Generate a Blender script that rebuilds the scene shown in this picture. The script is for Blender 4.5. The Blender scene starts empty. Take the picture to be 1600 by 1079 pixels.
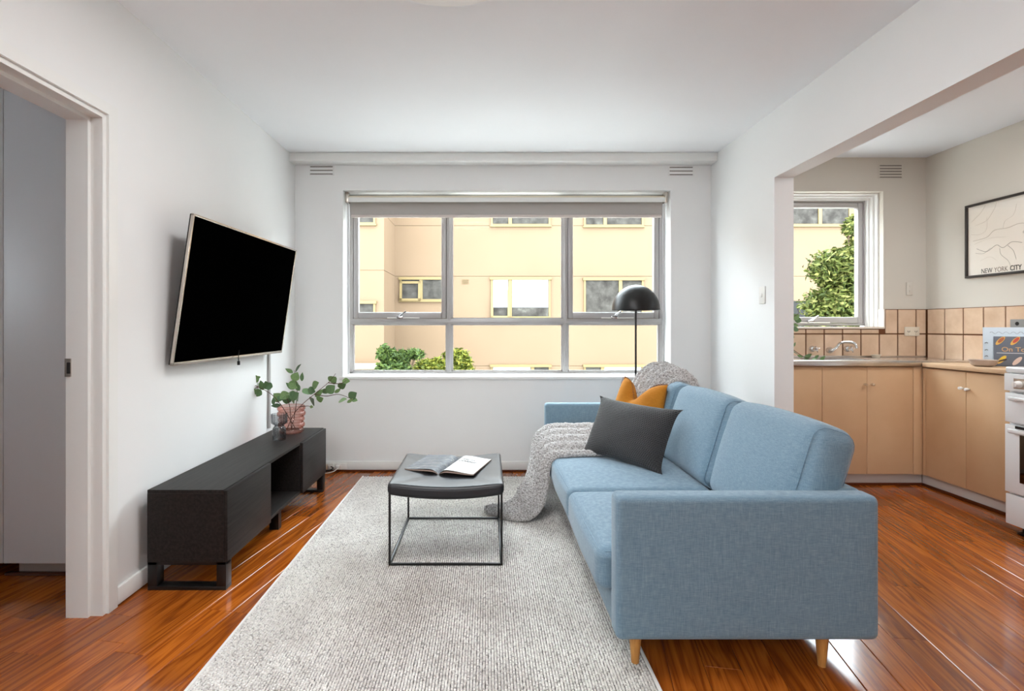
import bpy, bmesh, math, random
import numpy as np
from mathutils import Vector, Matrix, noise
random.seed(7)
S = bpy.context.scene
COL = S.collection
R = math.radians

# ---------------------------------------------------------------- camera
F, VX, VY, H, D = 832.0, 760.0, 510.0, 1.123, 4.15     # focal length in px, vanishing point, eye height, back wall distance
cam_d = bpy.data.cameras.new('camera'); cam = bpy.data.objects.new('camera', cam_d); COL.objects.link(cam)
cam.location = (0, 0, H); cam.rotation_euler = (R(90), 0, 0)
cam_d.sensor_width = 36.0; cam_d.sensor_fit = 'HORIZONTAL'; cam_d.lens = F / 1600 * 36
cam_d.shift_x = (800 - VX) / 1600; cam_d.shift_y = -(539.5 - VY) / 1600
cam_d.clip_start = 0.05
S.camera = cam
def P(px, py, z):
    return Vector(((px - VX) * z / F, z, H - (py - VY) * z / F))

# ---------------------------------------------------------------- world, lights, exposure
W = bpy.data.worlds.new('overcast_sky'); S.world = W; W.use_nodes = True
bg = W.node_tree.nodes['Background']; bg.inputs[0].default_value = (0.84, 0.93, 1.0, 1); bg.inputs[1].default_value = 10.2
S.view_settings.view_transform = 'Standard'; S.view_settings.look = 'None'
S.view_settings.exposure = 0.58; S.view_settings.gamma = 1.0; S.view_settings.use_curve_mapping = False
FILL_W, FILL_K, FILL_UP = 17.0, 12.0, 54.0      # power of the added fill lights: living room, kitchen, uplighter

# ---------------------------------------------------------------- helpers
def lin(h):
    h = h.lstrip('#'); c = [int(h[i:i+2], 16) / 255 for i in (0, 2, 4)]
    return tuple((x / 12.92 if x <= .04045 else ((x + .055) / 1.055) ** 2.4) for x in c) + (1,)
class M:
    pass
def mat(name, col, rough=.5, metal=0, spec=.5, coat=0, trans=0, ior=1.45, sheen=0, emit=None):
    m = bpy.data.materials.new(name); m.use_nodes = True
    b = m.node_tree.nodes['Principled BSDF']
    b.inputs['Base Color'].default_value = lin(col) if isinstance(col, str) else col
    b.inputs['Roughness'].default_value = rough; b.inputs['Metallic'].default_value = metal
    b.inputs['Specular IOR Level'].default_value = spec; b.inputs['Coat Weight'].default_value = coat
    b.inputs['Coat Roughness'].default_value = .08
    b.inputs['Transmission Weight'].default_value = trans; b.inputs['IOR'].default_value = ior
    b.inputs['Sheen Weight'].default_value = sheen
    if emit:
        b.inputs['Emission Color'].default_value = lin(emit[0]); b.inputs['Emission Strength'].default_value = emit[1]
    setattr(M, name, m)
    return m
class N:                                                     # small node-graph helper
    def __init__(s, m): s.m = m; s.t = m.node_tree; s.b = s.t.nodes['Principled BSDF']
    def n(s, typ, **kw):
        x = s.t.nodes.new(typ)
        for k, v in kw.items():
            if k.startswith('_'): setattr(x, k[1:], v)
            else: x.inputs[k.replace('__', ' ')].default_value = v
        return x
    def l(s, a, b): s.t.links.new(a, b)
    def coords(s, kind='Object', scale=(1, 1, 1), add_random=False):
        tc = s.n('ShaderNodeTexCoord'); mp = s.n('ShaderNodeMapping'); mp.inputs['Scale'].default_value = scale
        src = tc.outputs[kind]
        if add_random:
            oi = s.n('ShaderNodeObjectInfo'); ml = s.n('ShaderNodeMath', _operation='MULTIPLY'); ml.inputs[1].default_value = 57.0
            s.l(oi.outputs['Random'], ml.inputs[0])
            ad = s.n('ShaderNodeVectorMath', _operation='ADD'); s.l(src, ad.inputs[0]); s.l(ml.outputs[0], ad.inputs[1]); src = ad.outputs[0]
        s.l(src, mp.inputs[0]); return mp.outputs[0]
    def noise(s, vec, scale, detail=4, rough=.55, dist=0):
        x = s.n('ShaderNodeTexNoise', Scale=scale, Detail=detail, Roughness=rough, Distortion=dist); s.l(vec, x.inputs['Vector']); return x.outputs['Fac']
    def ramp(s, fac, stops):
        x = s.n('ShaderNodeValToRGB'); e = x.color_ramp.elements
        while len(e) < len(stops): e.new(.5)
        for el, (p, c) in zip(e, stops): el.position = p; el.color = lin(c) if isinstance(c, str) else c
        s.l(fac, x.inputs[0]); return x.outputs[0]
    def mix(s, fac, a, b, mode='MIX'):
        x = s.n('ShaderNodeMix', _data_type='RGBA', _blend_type=mode)
        if isinstance(fac, (int, float)): x.inputs[0].default_value = fac
        else: s.l(fac, x.inputs[0])
        for i, v in ((6, a), (7, b)):
            if isinstance(v, (str, tuple)): x.inputs[i].default_value = lin(v) if isinstance(v, str) else v
            else: s.l(v, x.inputs[i])
        return x.outputs[2]
    def color(s, c): s.l(c, s.b.inputs['Base Color'])
    def bump(s, h, strength=.3, dist=.002):
        x = s.n('ShaderNodeBump', Strength=strength, Distance=dist); s.l(h, x.inputs['Height']); s.l(x.outputs[0], s.b.inputs['Normal'])
    def rough(s, fac, a, b):
        x = s.n('ShaderNodeMapRange'); x.inputs[3].default_value = a; x.inputs[4].default_value = b; s.l(fac, x.inputs[0]); s.l(x.outputs[0], s.b.inputs['Roughness'])

def paint(name, col, rough=.6, var=.03, bump=.08):
    m = mat(name, col, rough); g = N(m); v = g.coords()
    f = g.noise(v, 1.3, 5); c = lin(col); k = 1 - var
    g.color(g.ramp(f, [(.3, (c[0] * k, c[1] * k, c[2] * k, 1)), (.7, c)])); g.bump(g.noise(v, 140, 3), bump, .001)
    return m
paint('wall_paint', '#f0f0ef'); paint('ceiling_paint', '#f2f3f5'); paint('trim_paint', '#efefec', .35, .02, .03)
paint('kitchen_ceiling_paint', '#e6eaf0'); paint('kitchen_wall_paint', '#d3cdc3')
paint('door_paint', '#d9d9d9', .4, .04, .04); mat('frame_metal', '#b4b1b0', .4, .2); mat('white_plastic', '#eceae6', .35)
mat('white_enamel', '#eeeff1', .18, coat=.5); mat('cream_plastic', '#dcd2c0', .4)
mat('black_metal', '#141313', .38); mat('black_plastic', '#0c0c0d', .4); mat('chrome', '#e0e0e2', .08, 1.0)
mat('steel', '#d6d4d1', .24, 1.0); mat('dark_gap', '#191411', .8); mat('silver_trim', '#c8bfb6', .25, .9)
m = mat('tv_screen', '#020202', .5, spec=.0)
mat('slot_dark', '#6e675f', .8)
m = mat('blind_fabric', '#b9b4b0', .8); mat('blind_rail', '#d8cdc7', .5); mat('roller_tube', '#e8ddc8', .6)
def glass(name, tint=(1, 1, 1, 1), gloss_rough=.0, edge=1, f0=.03):
    m = bpy.data.materials.new(name); m.use_nodes = True; t = m.node_tree; t.nodes.remove(t.nodes['Principled BSDF'])
    tr = t.nodes.new('ShaderNodeBsdfTransparent')
    gl = t.nodes.new('ShaderNodeBsdfGlossy'); gl.inputs['Roughness'].default_value = gloss_rough
    lw = t.nodes.new('ShaderNodeLayerWeight'); lw.inputs[0].default_value = .5
    tm = t.nodes.new('ShaderNodeMix'); tm.data_type = 'RGBA'; tm.inputs[6].default_value = tint; tm.inputs[7].default_value = tuple(q ** edge for q in tint[:3]) + (1,)
    t.links.new(lw.outputs['Facing'], tm.inputs[0]); t.links.new(tm.outputs[2], tr.inputs[0])
    pw = t.nodes.new('ShaderNodeMath'); pw.operation = 'POWER'; pw.inputs[1].default_value = 5.0; t.links.new(lw.outputs['Facing'], pw.inputs[0])
    fr = t.nodes.new('ShaderNodeMath'); fr.operation = 'MULTIPLY_ADD'; fr.inputs[1].default_value = .9; fr.inputs[2].default_value = f0; t.links.new(pw.outputs[0], fr.inputs[0])
    mx = t.nodes.new('ShaderNodeMixShader'); out = t.nodes['Material Output']
    t.links.new(fr.outputs[0], mx.inputs[0]); t.links.new(tr.outputs[0], mx.inputs[1]); t.links.new(gl.outputs[0], mx.inputs[2]); t.links.new(mx.outputs[0], out.inputs[0])
    setattr(M, name, m)
glass('window_glass', (.97, .98, .97, 1), f0=.0006); glass('smoke_glass', (.90, .905, .91, 1), .0, 9); glass('picture_glass'); glass('rose_glass', (.975, .90, .88, 1), .02, 5)

# timber floor
m = mat('floor_timber', '#8a4416', .16, spec=.45, coat=.3); g = N(m)
v = g.coords('Object', (9, .55, 1), True); wob = g.noise(v, 1.6, 3, .5, .6)
fig = g.n('ShaderNodeMath', _operation='MULTIPLY'); g.l(wob, fig.inputs[0]); fig.inputs[1].default_value = 7.0
fr = g.n('ShaderNodeMath', _operation='PINGPONG'); g.l(fig.outputs[0], fr.inputs[0]); fr.inputs[1].default_value = .5
fine = g.noise(g.coords('Object', (90, 2.2, 1), True), 2.2, 4, .6)
base = g.ramp(fr.outputs[0], [(.0, '#7e3a0d'), (.2, '#9e5114'), (.5, '#ba6820')])
base = g.mix(.22, base, g.ramp(fine, [(.3, '#743711'), (.65, '#b46a2f')]))
oi = g.n('ShaderNodeObjectInfo'); tone = g.ramp(oi.outputs['Random'], [(0, (.66, .60, .58, 1)), (.5, (.9, .86, .82, 1)), (1, (1.1, 1.05, 1, 1))])
g.color(g.mix(1, base, tone, 'MULTIPLY')); g.rough(fine, .12, .22); g.bump(fine, .05, .001)
mat('floor_gap', '#2a1408', .8)
mat('floor_quad', '#5a2a12', .3)
# sofa linen
def linen(name, c1, c2, c3, scale=1, bump=.35, rough=.85, sheen=.25):
    m = mat(name, c2, rough, sheen=sheen, spec=.25); g = N(m)
    h = g.noise(g.coords('Object', (30 * scale, 30 * scale, 420 * scale)), 1.4, 3, .6)
    w = g.noise(g.coords('Object', (420 * scale, 420 * scale, 22 * scale)), 1.2, 3, .6)
    s = g.mix(.5, h, w); g.color(g.ramp(s, [(.32, c1), (.5, c2), (.68, c3)]))
    g.bump(s, bump, .0012); return m
linen('sofa_linen', '#607a8d', '#758fa0', '#8ea5b3')
linen('sofa_seam', '#66829a', '#7895a9', '#8ca6b8')
linen('mustard_linen', '#a8691c', '#ba7824', '#c98833', 1.0, .2, .85, .05)
linen('mustard_fringe', '#6e3f1a', '#8a5526', '#9c6631')
m = mat('charcoal_weave', '#38373a', .75, sheen=.2); g = N(m)
v = g.coords('UV', (1, 1, 1)); ck = g.n('ShaderNodeTexBrick', Scale=8, Mortar__Size=.06, Mortar__Smooth=1.0, Brick__Width=.33, Row__Height=.27); ck.offset = .5; g.l(v, ck.inputs['Vector'])
g.color(g.mix(ck.outputs['Fac'], '#2d2c2e', '#0f0e0f'))
iv = g.n('ShaderNodeMath', _operation='SUBTRACT'); iv.inputs[0].default_value = 1; g.l(ck.outputs['Fac'], iv.inputs[1]); g.bump(iv.outputs[0], .9, .004)
m = mat('boucle_wool', '#b4b2b1', .95, sheen=.05, spec=.1); g = N(m)
v = g.coords(); f = g.noise(v, 130, 2, .5); g.color(g.ramp(f, [(.33, '#827d7b'), (.48, '#b3b0ae'), (.66, '#cfcdcc')])); g.bump(f, .6, .003)
m = mat('charcoal_leather', '#28282b', .45, spec=.4); g = N(m); v = g.coords(); g.bump(g.noise(v, 260, 3), .12, .001); g.rough(g.noise(v, 6, 3), .3, .42)
m = mat('black_oak', '#201d1c', .5, spec=.2); g = N(m); f = g.noise(g.coords('Object', (45, 2, 45)), 2, 4); g.color(g.ramp(f, [(.3, '#1c1918'), (.7, '#2e2a28')])); g.bump(f, .06, .001)
mat('unit_inside', '#100e0d', .5)
m = mat('oak_leg', '#c58a45', .4); g = N(m); f = g.noise(g.coords('Object', (40, 40, 3)), 3, 4); g.color(g.ramp(f, [(.3, '#b0753a'), (.7, '#d39b55')]))
# rug
mat('rug_backing', '#524e4c', .95, spec=.1); mat('rug_binding', '#dedbd6', .95, spec=.1)
m = mat('rug_wool', '#cdc8c2', .95, spec=.1, sheen=.2); g = N(m)
ge = g.n('ShaderNodeNewGeometry'); c = g.ramp(ge.outputs['Random Per Island'], [(0, '#b3aeaa'), (.15, '#dcd7d2'), (.6, '#ebe7e2'), (1, '#faf7f2')])
f = g.noise(g.coords(), 3.2, 4, .6); g.color(g.mix(1, c, g.ramp(f, [(.3, (.78, .76, .75, 1)), (.6, (1, 1, 1, 1))]), 'MULTIPLY'))
# kitchen
m = mat('cabinet_laminate', '#c8a27c', .45); g = N(m); f = g.noise(g.coords(), 2.5, 4); g.color(g.ramp(f, [(.3, '#cda680'), (.7, '#d8b48e')]))
mat('worktop_laminate', '#cfae8c', .3); mat('kick_white', '#cfc8c2', .6)
m = mat('wall_tile', '#c9a184', .22, coat=.3); g = N(m); f = g.noise(g.coords('Object', (1, 1, 1), True), 7, 4)
oi = g.n('ShaderNodeObjectInfo'); g.color(g.mix(1, g.ramp(f, [(.3, '#cfb095'), (.7, '#e4c9af')]), g.ramp(oi.outputs['Random'], [(0, (.9, .88, .86, 1)), (1, (1.04, 1.03, 1.02, 1))]), 'MULTIPLY'))
mat('tile_grout', '#6a4126', .9); mat('sill_tile', '#efe2d6', .25)
mat('oven_glass', '#070707', .06, coat=.6)
mat('paper', '#efe9e0', .7); mat('map_line', '#b3a698', .7); mat('map_ink', '#5c534b', .7); mat('ink_black', '#262220', .6); mat('ink_grey', '#75685d', .6)
mat('ebony_frame', '#2b2624', .45)
mat('book_blue', '#cfdde8', .5); mat('book_slate', '#666c77', .5); mat('book_gold', '#c9a177', .5); mat('book_white', '#e8eaec', .5); mat('book_ring', '#2e3036', .4)
mat('toast', '#e2b45e', .6); mat('tomato', '#c25444', .6); mat('bacon', '#b1694a', .6); mat('avocado', '#9aae66', .6); mat('egg', '#e7c53b', .6); mat('ham', '#dcc3b6', .6)
mat('stone_board', '#83817e', .6); mat('stoneware', '#b9a89b', .5); mat('spoon_wood', '#4f3b2c', .5); mat('soap_dish', '#d9cdb9', .4)
m = mat('leaf_green', '#5c7a4e', .5, sheen=.1); g = N(m); oi = g.n('ShaderNodeObjectInfo'); f = g.noise(g.coords('Object', (1, 1, 1), True), 14, 3)
g.color(g.mix(1, g.ramp(f, [(.3, '#55724c'), (.7, '#7e9a68')]), g.ramp(oi.outputs['Random'], [(0, (.42, .52, .5, 1)), (.5, (.85, .95, .8, 1)), (1, (1.35, 1.3, 1.1, 1))]), 'MULTIPLY'))
mat('twig', '#5a3d33', .7)
mat('page_white', '#d2d2d1', .6); mat('page_edge', '#b7a193', .8); mat('cover_dark', '#2a2523', .5)
m = mat('page_art', '#6b7080', .5); g = N(m); v = g.coords('Object', (6, 20, 20)); f = g.noise(v, 3, 6, .65, .5); g.color(g.ramp(f, [(.35, '#20242c'), (.5, '#454b57'), (.62, '#6a6763'), (.72, '#b0b3b8')]))
# exterior
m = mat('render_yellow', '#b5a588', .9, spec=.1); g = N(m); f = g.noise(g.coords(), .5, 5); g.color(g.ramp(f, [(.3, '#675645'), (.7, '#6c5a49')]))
mat('facade_joint', '#52452c', .9); mat('facade_frame', '#685733', .6); mat('facade_blind', '#8b8e92', .8); mat('facade_white', '#837c6b', .8)
m = mat('facade_glass', '#5c6168', .35, spec=.06); g = N(m); f = g.noise(g.coords('Object', (1, 1, 1), True), 4, 5); g.color(g.ramp(f, [(.35, '#2a2724'), (.6, '#403d39'), (.75, '#57554f')]))
mat('facade_dark', '#100f0d', .8); mat('paving', '#b3b0aa', .9); mat('bark', '#4a3b2c', .9)
def foliage(name, a, b, c):
    m = mat(name, b, .6, spec=.2); g = N(m); ge = g.n('ShaderNodeNewGeometry'); g.color(g.ramp(ge.outputs['Random Per Island'], [(0, a), (.5, b), (1, c)]))
foliage('hedge_leaf', '#313b11', '#4d541a', '#706c25'); foliage('shrub_leaf', '#212d13', '#33431c', '#4b5727'); foliage('tree_leaf', '#222b0d', '#3f4719', '#6c6a3a')

class B:
    def __init__(s): s.bm = bmesh.new(); s.uv = None
    def box(s, x0, x1, y0, y1, z0, z1, bev=0, seg=2):
        r = bmesh.ops.create_cube(s.bm, size=1)['verts']
        for v in r: v.co = Vector(((x0 + x1) / 2 + v.co.x * abs(x1 - x0), (y0 + y1) / 2 + v.co.y * abs(y1 - y0), (z0 + z1) / 2 + v.co.z * abs(z1 - z0)))
        if bev:
            e = list({e for v in r for e in v.link_edges})
            bmesh.ops.bevel(s.bm, geom=e, offset=bev, segments=seg, affect='EDGES', profile=.5)
        return s
    def poly(s, pts, smooth=False):
        f = s.bm.faces.new([s.bm.verts.new(p) for p in pts]); return s
    def tube(s, pts, r, n=8, closed=False):
        pts = [Vector(p) for p in pts]; k = len(pts); rs = r if isinstance(r, (list, tuple)) else [r] * k
        rings = []; ref = None
        for i, p in enumerate(pts):
            a = pts[(i - 1) % k] if (i or closed) else p; b = pts[(i + 1) % k] if (i < k - 1 or closed) else p
            t = (b - a).normalized()
            if ref is None: ref = Vector((0, 0, 1)) if abs(t.z) < .9 else Vector((1, 0, 0))
            u = (ref - t * ref.dot(t)).normalized(); w = t.cross(u); ref = u
            rings.append([s.bm.verts.new(p + (u * math.cos(q) + w * math.sin(q)) * rs[i]) for q in [2 * math.pi * j / n for j in range(n)]])
        for i in range(k if closed else k - 1):
            A, Bq = rings[i], rings[(i + 1) % k]
            for j in range(n): s.bm.faces.new((A[j], A[(j + 1) % n], Bq[(j + 1) % n], Bq[j]))
        if not closed:
            s.bm.faces.new(rings[0][::-1]); s.bm.faces.new(rings[-1])
        return s
    def lathe(s, prof, c=(0, 0, 0), n=32, axis='Z', flute=None):
        c = Vector(c); rings = []
        for i, (r, z) in enumerate(prof):
            ring = []
            for j in range(n):
                q = 2 * math.pi * j / n; rr = max(r, 1e-5) * (1 if not flute else 1 + flute[0] * math.cos(flute[1] * q) * flute[2](i))
                x, y = rr * math.cos(q), rr * math.sin(q)
                ring.append(s.bm.verts.new(c + (Vector((x, y, z)) if axis == 'Z' else Vector((x, z, y)) if axis == 'Y' else Vector((z, x, y)))))
            rings.append(ring)
        for A, Bq in zip(rings, rings[1:]):
            for j in range(n): s.bm.faces.new((A[j], A[(j + 1) % n], Bq[(j + 1) % n], Bq[j]))
        return s
    def grid(s, fn, nu, nv, uv=False):
        vs = [[s.bm.verts.new(fn(i / nu, j / nv)) for j in range(nv + 1)] for i in range(nu + 1)]
        if uv and not s.uv: s.uv = s.bm.loops.layers.uv.new('UVMap')
        for i in range(nu):
            for j in range(nv):
                f = s.bm.faces.new((vs[i][j], vs[i + 1][j], vs[i + 1][j + 1], vs[i][j + 1]))
                if uv:
                    for lp, (a, b) in zip(f.loops, ((i, j), (i + 1, j), (i + 1, j + 1), (i, j + 1))): lp[s.uv].uv = (a / nu * uv[0], b / nv * uv[1])
        return s
    def rbox(s, sx, sy, sz, r, nx=10, ny=10, nz=6, bulge=None, mtx=None):
        """rounded cushion box centred at origin (full sizes), optional bulge(u,v,w)->offset vector"""
        h = Vector((sx / 2, sy / 2, sz / 2)); cache = {}
        def vert(p):
            k = tuple(round(q, 5) for q in p)
            if k not in cache:
                inner = Vector([max(-(h[i] - r), min(h[i] - r, p[i])) for i in range(3)]); d = Vector(p) - inner
                q = inner + (d.normalized() * r if d.length > 1e-6 else d)
                if bulge: q = q + Vector(bulge(p[0] / h.x, p[1] / h.y, p[2] / h.z))
                if mtx: q = mtx @ q
                cache[k] = s.bm.verts.new(q)
            return cache[k]
        def lin_(n, hh): # denser near the ends
            return sorted({round(x, 6) for x in [-hh + 2 * hh * i / n for i in range(n + 1)] + [-hh + r * k / 3 for k in range(1, 4)] + [hh - r * k / 3 for k in range(1, 4)]})
        X, Y, Z = lin_(nx, h.x), lin_(ny, h.y), lin_(nz, h.z)
        def side(A, Bq, f):
            for i in range(len(A) - 1):
                for j in range(len(Bq) - 1):
                    try: s.bm.faces.new([vert(f(a, b)) for a, b in ((A[i], Bq[j]), (A[i + 1], Bq[j]), (A[i + 1], Bq[j + 1]), (A[i], Bq[j + 1]))])
                    except ValueError: pass
        side(X, Y, lambda a, b: (a, b, h.z)); side(X, Y, lambda a, b: (a, b, -h.z))
        side(X, Z, lambda a, b: (a, h.y, b)); side(X, Z, lambda a, b: (a, -h.y, b))
        side(Y, Z, lambda a, b: (h.x, a, b)); side(Y, Z, lambda a, b: (-h.x, a, b))
        return s
    def xf(s, m): s.bm.transform(m); return s

ORG = {}
def origin(o): return ORG.get(o.name, Vector((0, 0, 0)))
def link_mesh(name, me, m, parent, smooth=35):
    if m: me.materials.append(m)
    if smooth:
        me.shade_smooth(); me.set_sharp_from_angle(angle=R(smooth))
    o = bpy.data.objects.new(name, me); COL.objects.link(o)
    if parent is not None:
        w = origin(parent); me.transform(Matrix.Translation(-w)); o.parent = parent; ORG[o.name] = w
    else:
        co = np.empty(len(me.vertices) * 3); me.vertices.foreach_get('co', co); co = co.reshape(-1, 3)
        w = Vector(((co[:, 0].min() + co[:, 0].max()) / 2, (co[:, 1].min() + co[:, 1].max()) / 2, co[:, 2].min()))
        me.transform(Matrix.Translation(-w)); o.location = w; ORG[o.name] = w
    return o
def obj(name, b, m, parent=None, smooth=35, recalc=True):
    me = bpy.data.meshes.new(name)
    if recalc: bmesh.ops.recalc_face_normals(b.bm, faces=b.bm.faces)
    b.bm.to_mesh(me); b.bm.free()
    return link_mesh(name, me, m, parent, smooth)
def thing(name, loc, label=None, cat=None, group=None, kind=None):
    o = bpy.data.objects.new(name, None); COL.objects.link(o); o.location = loc; o.empty_display_size = .1; ORG[o.name] = Vector(loc)
    return tag(o, label, cat, group, kind)
def tag(o, label=None, cat=None, group=None, kind=None):
    for k, v in (('label', label), ('category', cat), ('group', group), ('kind', kind)):
        if v: o[k] = v
    return o
def struct(name, b, m, label=None, parent=None, smooth=35):
    o = obj(name, b, m, parent, smooth)
    if parent is None: tag(o, label, None, None, 'structure')
    return o
def text(name, s, size, m, parent, mtx, shear=0, extrude=.0004, align='LEFT', space=1, offset=0):
    c = bpy.data.curves.new('t', 'FONT'); c.body = s; c.size = size; c.extrude = extrude; c.shear = shear; c.align_x = align; c.space_character = space; c.offset = offset
    o = bpy.data.objects.new('t', c); COL.objects.link(o)
    me = bpy.data.meshes.new_from_object(o.evaluated_get(bpy.context.evaluated_depsgraph_get())); bpy.data.objects.remove(o)
    me.name = name; me.transform(mtx); me.materials.clear()
    return link_mesh(name, me, m, parent, 0)
def spline(pts, n):
    """Catmull-Rom through pts, n samples"""
    pts = [np.array(p, float) for p in pts]; k = len(pts); out = []
    for i in range(n):
        t = i / (n - 1) * (k - 1); a = min(int(t), k - 2); u = t - a
        p0, p1, p2, p3 = pts[max(a - 1, 0)], pts[a], pts[a + 1], pts[min(a + 2, k - 1)]
        out.append(.5 * (2 * p1 + (p2 - p0) * u + (2 * p0 - 5 * p1 + 4 * p2 - p3) * u * u + (3 * p1 - p0 - 3 * p2 + p3) * u ** 3))
    return out

# ================================================================ THE SETTING
XL, XR, XR2, XK, CEIL = -1.492, 1.751, 1.868, 3.428, 2.44      # left wall, right wall faces, kitchen wall, ceiling
YR, YB, XBED, OPEN_Y, BEAM = -2.2, 2.9, -4.1, 3.237, 2.03
WX0, WX1, WZ0, WZ1 = -1.118, 1.437, .734, 2.186                 # living room window opening
KX0, KX1, KZ0, KZ1 = 2.12, 3.094, 1.118, 2.176                  # kitchen window opening
DY, DZ = 2.093, 1.961                                          # bedroom doorway far edge and head
# floor: slab with boards laid diagonally
b = B().box(XBED - .1, XK + .1, YR - .1, D + .25, -.2, -.012)
floor = struct('floor', b, M.floor_gap, 'glossy reddish brown timber board floor')
ang = math.atan((915 - VX) / F); pd = Vector((math.sin(ang), math.cos(ang))); pn = Vector((math.cos(ang), -math.sin(ang)))
PW = .117
def clip(poly, x0, x1, y0, y1):
    for ax, lim, sg in ((0, x0, 1), (0, x1, -1), (1, y0, 1), (1, y1, -1)):
        out = []
        for i in range(len(poly)):
            a, c = poly[i], poly[(i + 1) % len(poly)]; da, dc = sg * (a[ax] - lim), sg * (c[ax] - lim)
            if da >= 0: out.append(a)
            if da * dc < 0: t = da / (da - dc); out.append((a[0] + (c[0] - a[0]) * t, a[1] + (c[1] - a[1]) * t))
        poly = out
        if not poly: return []
    return poly
def plank_faces(bm, poly, cx, cy, ch=.0022, th=.011):
    k = len(poly); mx = sum(p[0] for p in poly) / k; my = sum(p[1] for p in poly) / k
    def loc(p, z): dx, dy = p[0] - cx, p[1] - cy; return (dx * pn.x + dy * pn.y, dx * pd.x + dy * pd.y, z)
    L = [loc(p, 0) for p in poly]; mlx, mly, _ = loc((mx, my), 0)
    def inset(p): 
        return (p[0] - math.copysign(min(ch, abs(p[0] - mlx)), p[0] - mlx), p[1] - math.copysign(min(ch * .5, abs(p[1] - mly)), p[1] - mly), 0)
    lo = [bm.verts.new((p[0], p[1], -th)) for p in L]; mid = [bm.verts.new((p[0], p[1], -.0016)) for p in L]; up = [bm.verts.new(inset(p)) for p in L]
    bm.faces.new(up)
    for A, Bq in ((lo, mid), (mid, up)):
        for i in range(k): bm.faces.new((A[i], A[(i + 1) % k], Bq[(i + 1) % k], Bq[i]))
rest = bmesh.new(); rp = random.Random(3)
for i in range(-60, 50):
    c0 = i * PW + .035; s0 = -4 + rp.random() * 1.3
    while s0 < 6:
        s1 = s0 + 1.28
        g0, g1 = c0 + .0006, c0 + PW - .0006
        quad = [tuple(pn * a + pd * q) for a, q in ((g0, s0 + .0004), (g1, s0 + .0004), (g1, s1 - .0004), (g0, s1 - .0004))]
        s0 = s1
        near = clip(quad, -2.7, XK, 1.05, D)
        if len(near) >= 3:
            cx, cy = (pn * (c0 + PW / 2) + pd * (s1 - .64)); bm = bmesh.new(); plank_faces(bm, near, cx, cy)
            bmesh.ops.recalc_face_normals(bm, faces=bm.faces)
            me = bpy.data.meshes.new('floor_board'); bm.to_mesh(me); bm.free(); me.materials.append(M.floor_timber)
            o = bpy.data.objects.new('floor_board', me); COL.objects.link(o); o.parent = floor
            o.location = Vector((cx, cy, 0)) - origin(floor); o.rotation_euler = (0, 0, -ang)
        for rect in ((XBED, XK, YR, 1.05), (XBED, -2.7, 1.05, YB)):
            far = clip(quad, *rect)
            if len(far) >= 3: plank_faces(rest, far, 0, 0)
me = bpy.data.meshes.new('floor_boards_rest'); bmesh.ops.recalc_face_normals(rest, faces=rest.faces); rest.to_mesh(me); rest.free(); me.materials.append(M.floor_timber)
o = bpy.data.objects.new('board_field', me); COL.objects.link(o); o.parent = floor; o.location = -origin(floor); o.rotation_euler = (0, 0, -ang); o['kind'] = 'stuff'

struct('ceiling', B().box(XBED - .1, XR + .05, YR - .1, D + .1, CEIL, CEIL + .12), M.ceiling_paint, 'plain white living room ceiling')
struct('ceiling_kitchen', B().box(XR + .05, XK + .1, YR - .1, D + .1, CEIL, CEIL + .12), M.kitchen_ceiling_paint, 'pale bluish kitchen ceiling beyond the beam')
# back wall with the two window openings
WT = D + .26
b = B(); b.box(XL - .12, WX0, D, WT, 0, CEIL).box(WX1, XR2, D, WT, 0, CEIL).box(WX0, WX1, D, WT, 0, WZ0).box(WX0, WX1, D, WT, WZ1, CEIL)
struct('wall_back', b, M.wall_paint, 'white wall around the wide living room window')
b = B(); b.box(XR2, KX0, D, WT, 0, CEIL).box(KX1, XK + .12, D, WT, 0, CEIL).box(KX0, KX1, D, WT, 0, KZ0).box(KX0, KX1, D, WT, KZ1, CEIL)
wk = struct('wall_kitchen', b, M.kitchen_wall_paint, 'kitchen wall with the small window and tiles')
# left wall with bedroom doorway, right wall nib and beam, kitchen side wall, rear walls
b = B(); b.box(XL - .115, XL, DY + .0, D, 0, CEIL).box(XL - .115, XL, YR, DY, DZ, CEIL).box(XL - .115, XL, YR, DY - .86, 0, DZ)
struct('wall_left', b, M.wall_paint, 'white wall behind the television')
b = B(); b.box(XR, XR2, OPEN_Y, D, 0, CEIL).box(XR, XR2, YR, OPEN_Y, BEAM, CEIL)
struct('wall_right', b, M.wall_paint, 'white wall end and beam over the kitchen opening')
wks = struct('wall_kitchen_side', B().box(XK, XK + .12, YR, D, 0, CEIL), M.kitchen_wall_paint, 'kitchen side wall holding the framed map')
b = B().box(XBED, XK + .1, YR - .2, YR, 0, CEIL)
struct('wall_rear', b, M.wall_paint, 'white wall behind the viewer')
b = B(); b.box(XBED - .1, XBED, YR, .72, 0, CEIL).box(XBED - .1, XBED, 1.28, YB + .1, 0, CEIL).box(XBED - .1, XBED, .72, 1.28, 0, 1.22).box(XBED - .1, XBED, .72, 1.28, 1.88, CEIL)
struct('wall_bedroom_side', b, M.wall_paint, 'bedroom outer wall with window')
struct('wall_bedroom_back', B().box(XBED, XL - .115, YB, YB + .1, 0, CEIL), M.wall_paint, 'bedroom end wall behind the wardrobe')
# pelmet beam above window
b = B().box(XL, XR, D - .12, D, 2.377, CEIL, .004)
struct('trim_1', b, M.trim_paint, 'white boxed pelmet along the top of the window wall')
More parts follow.
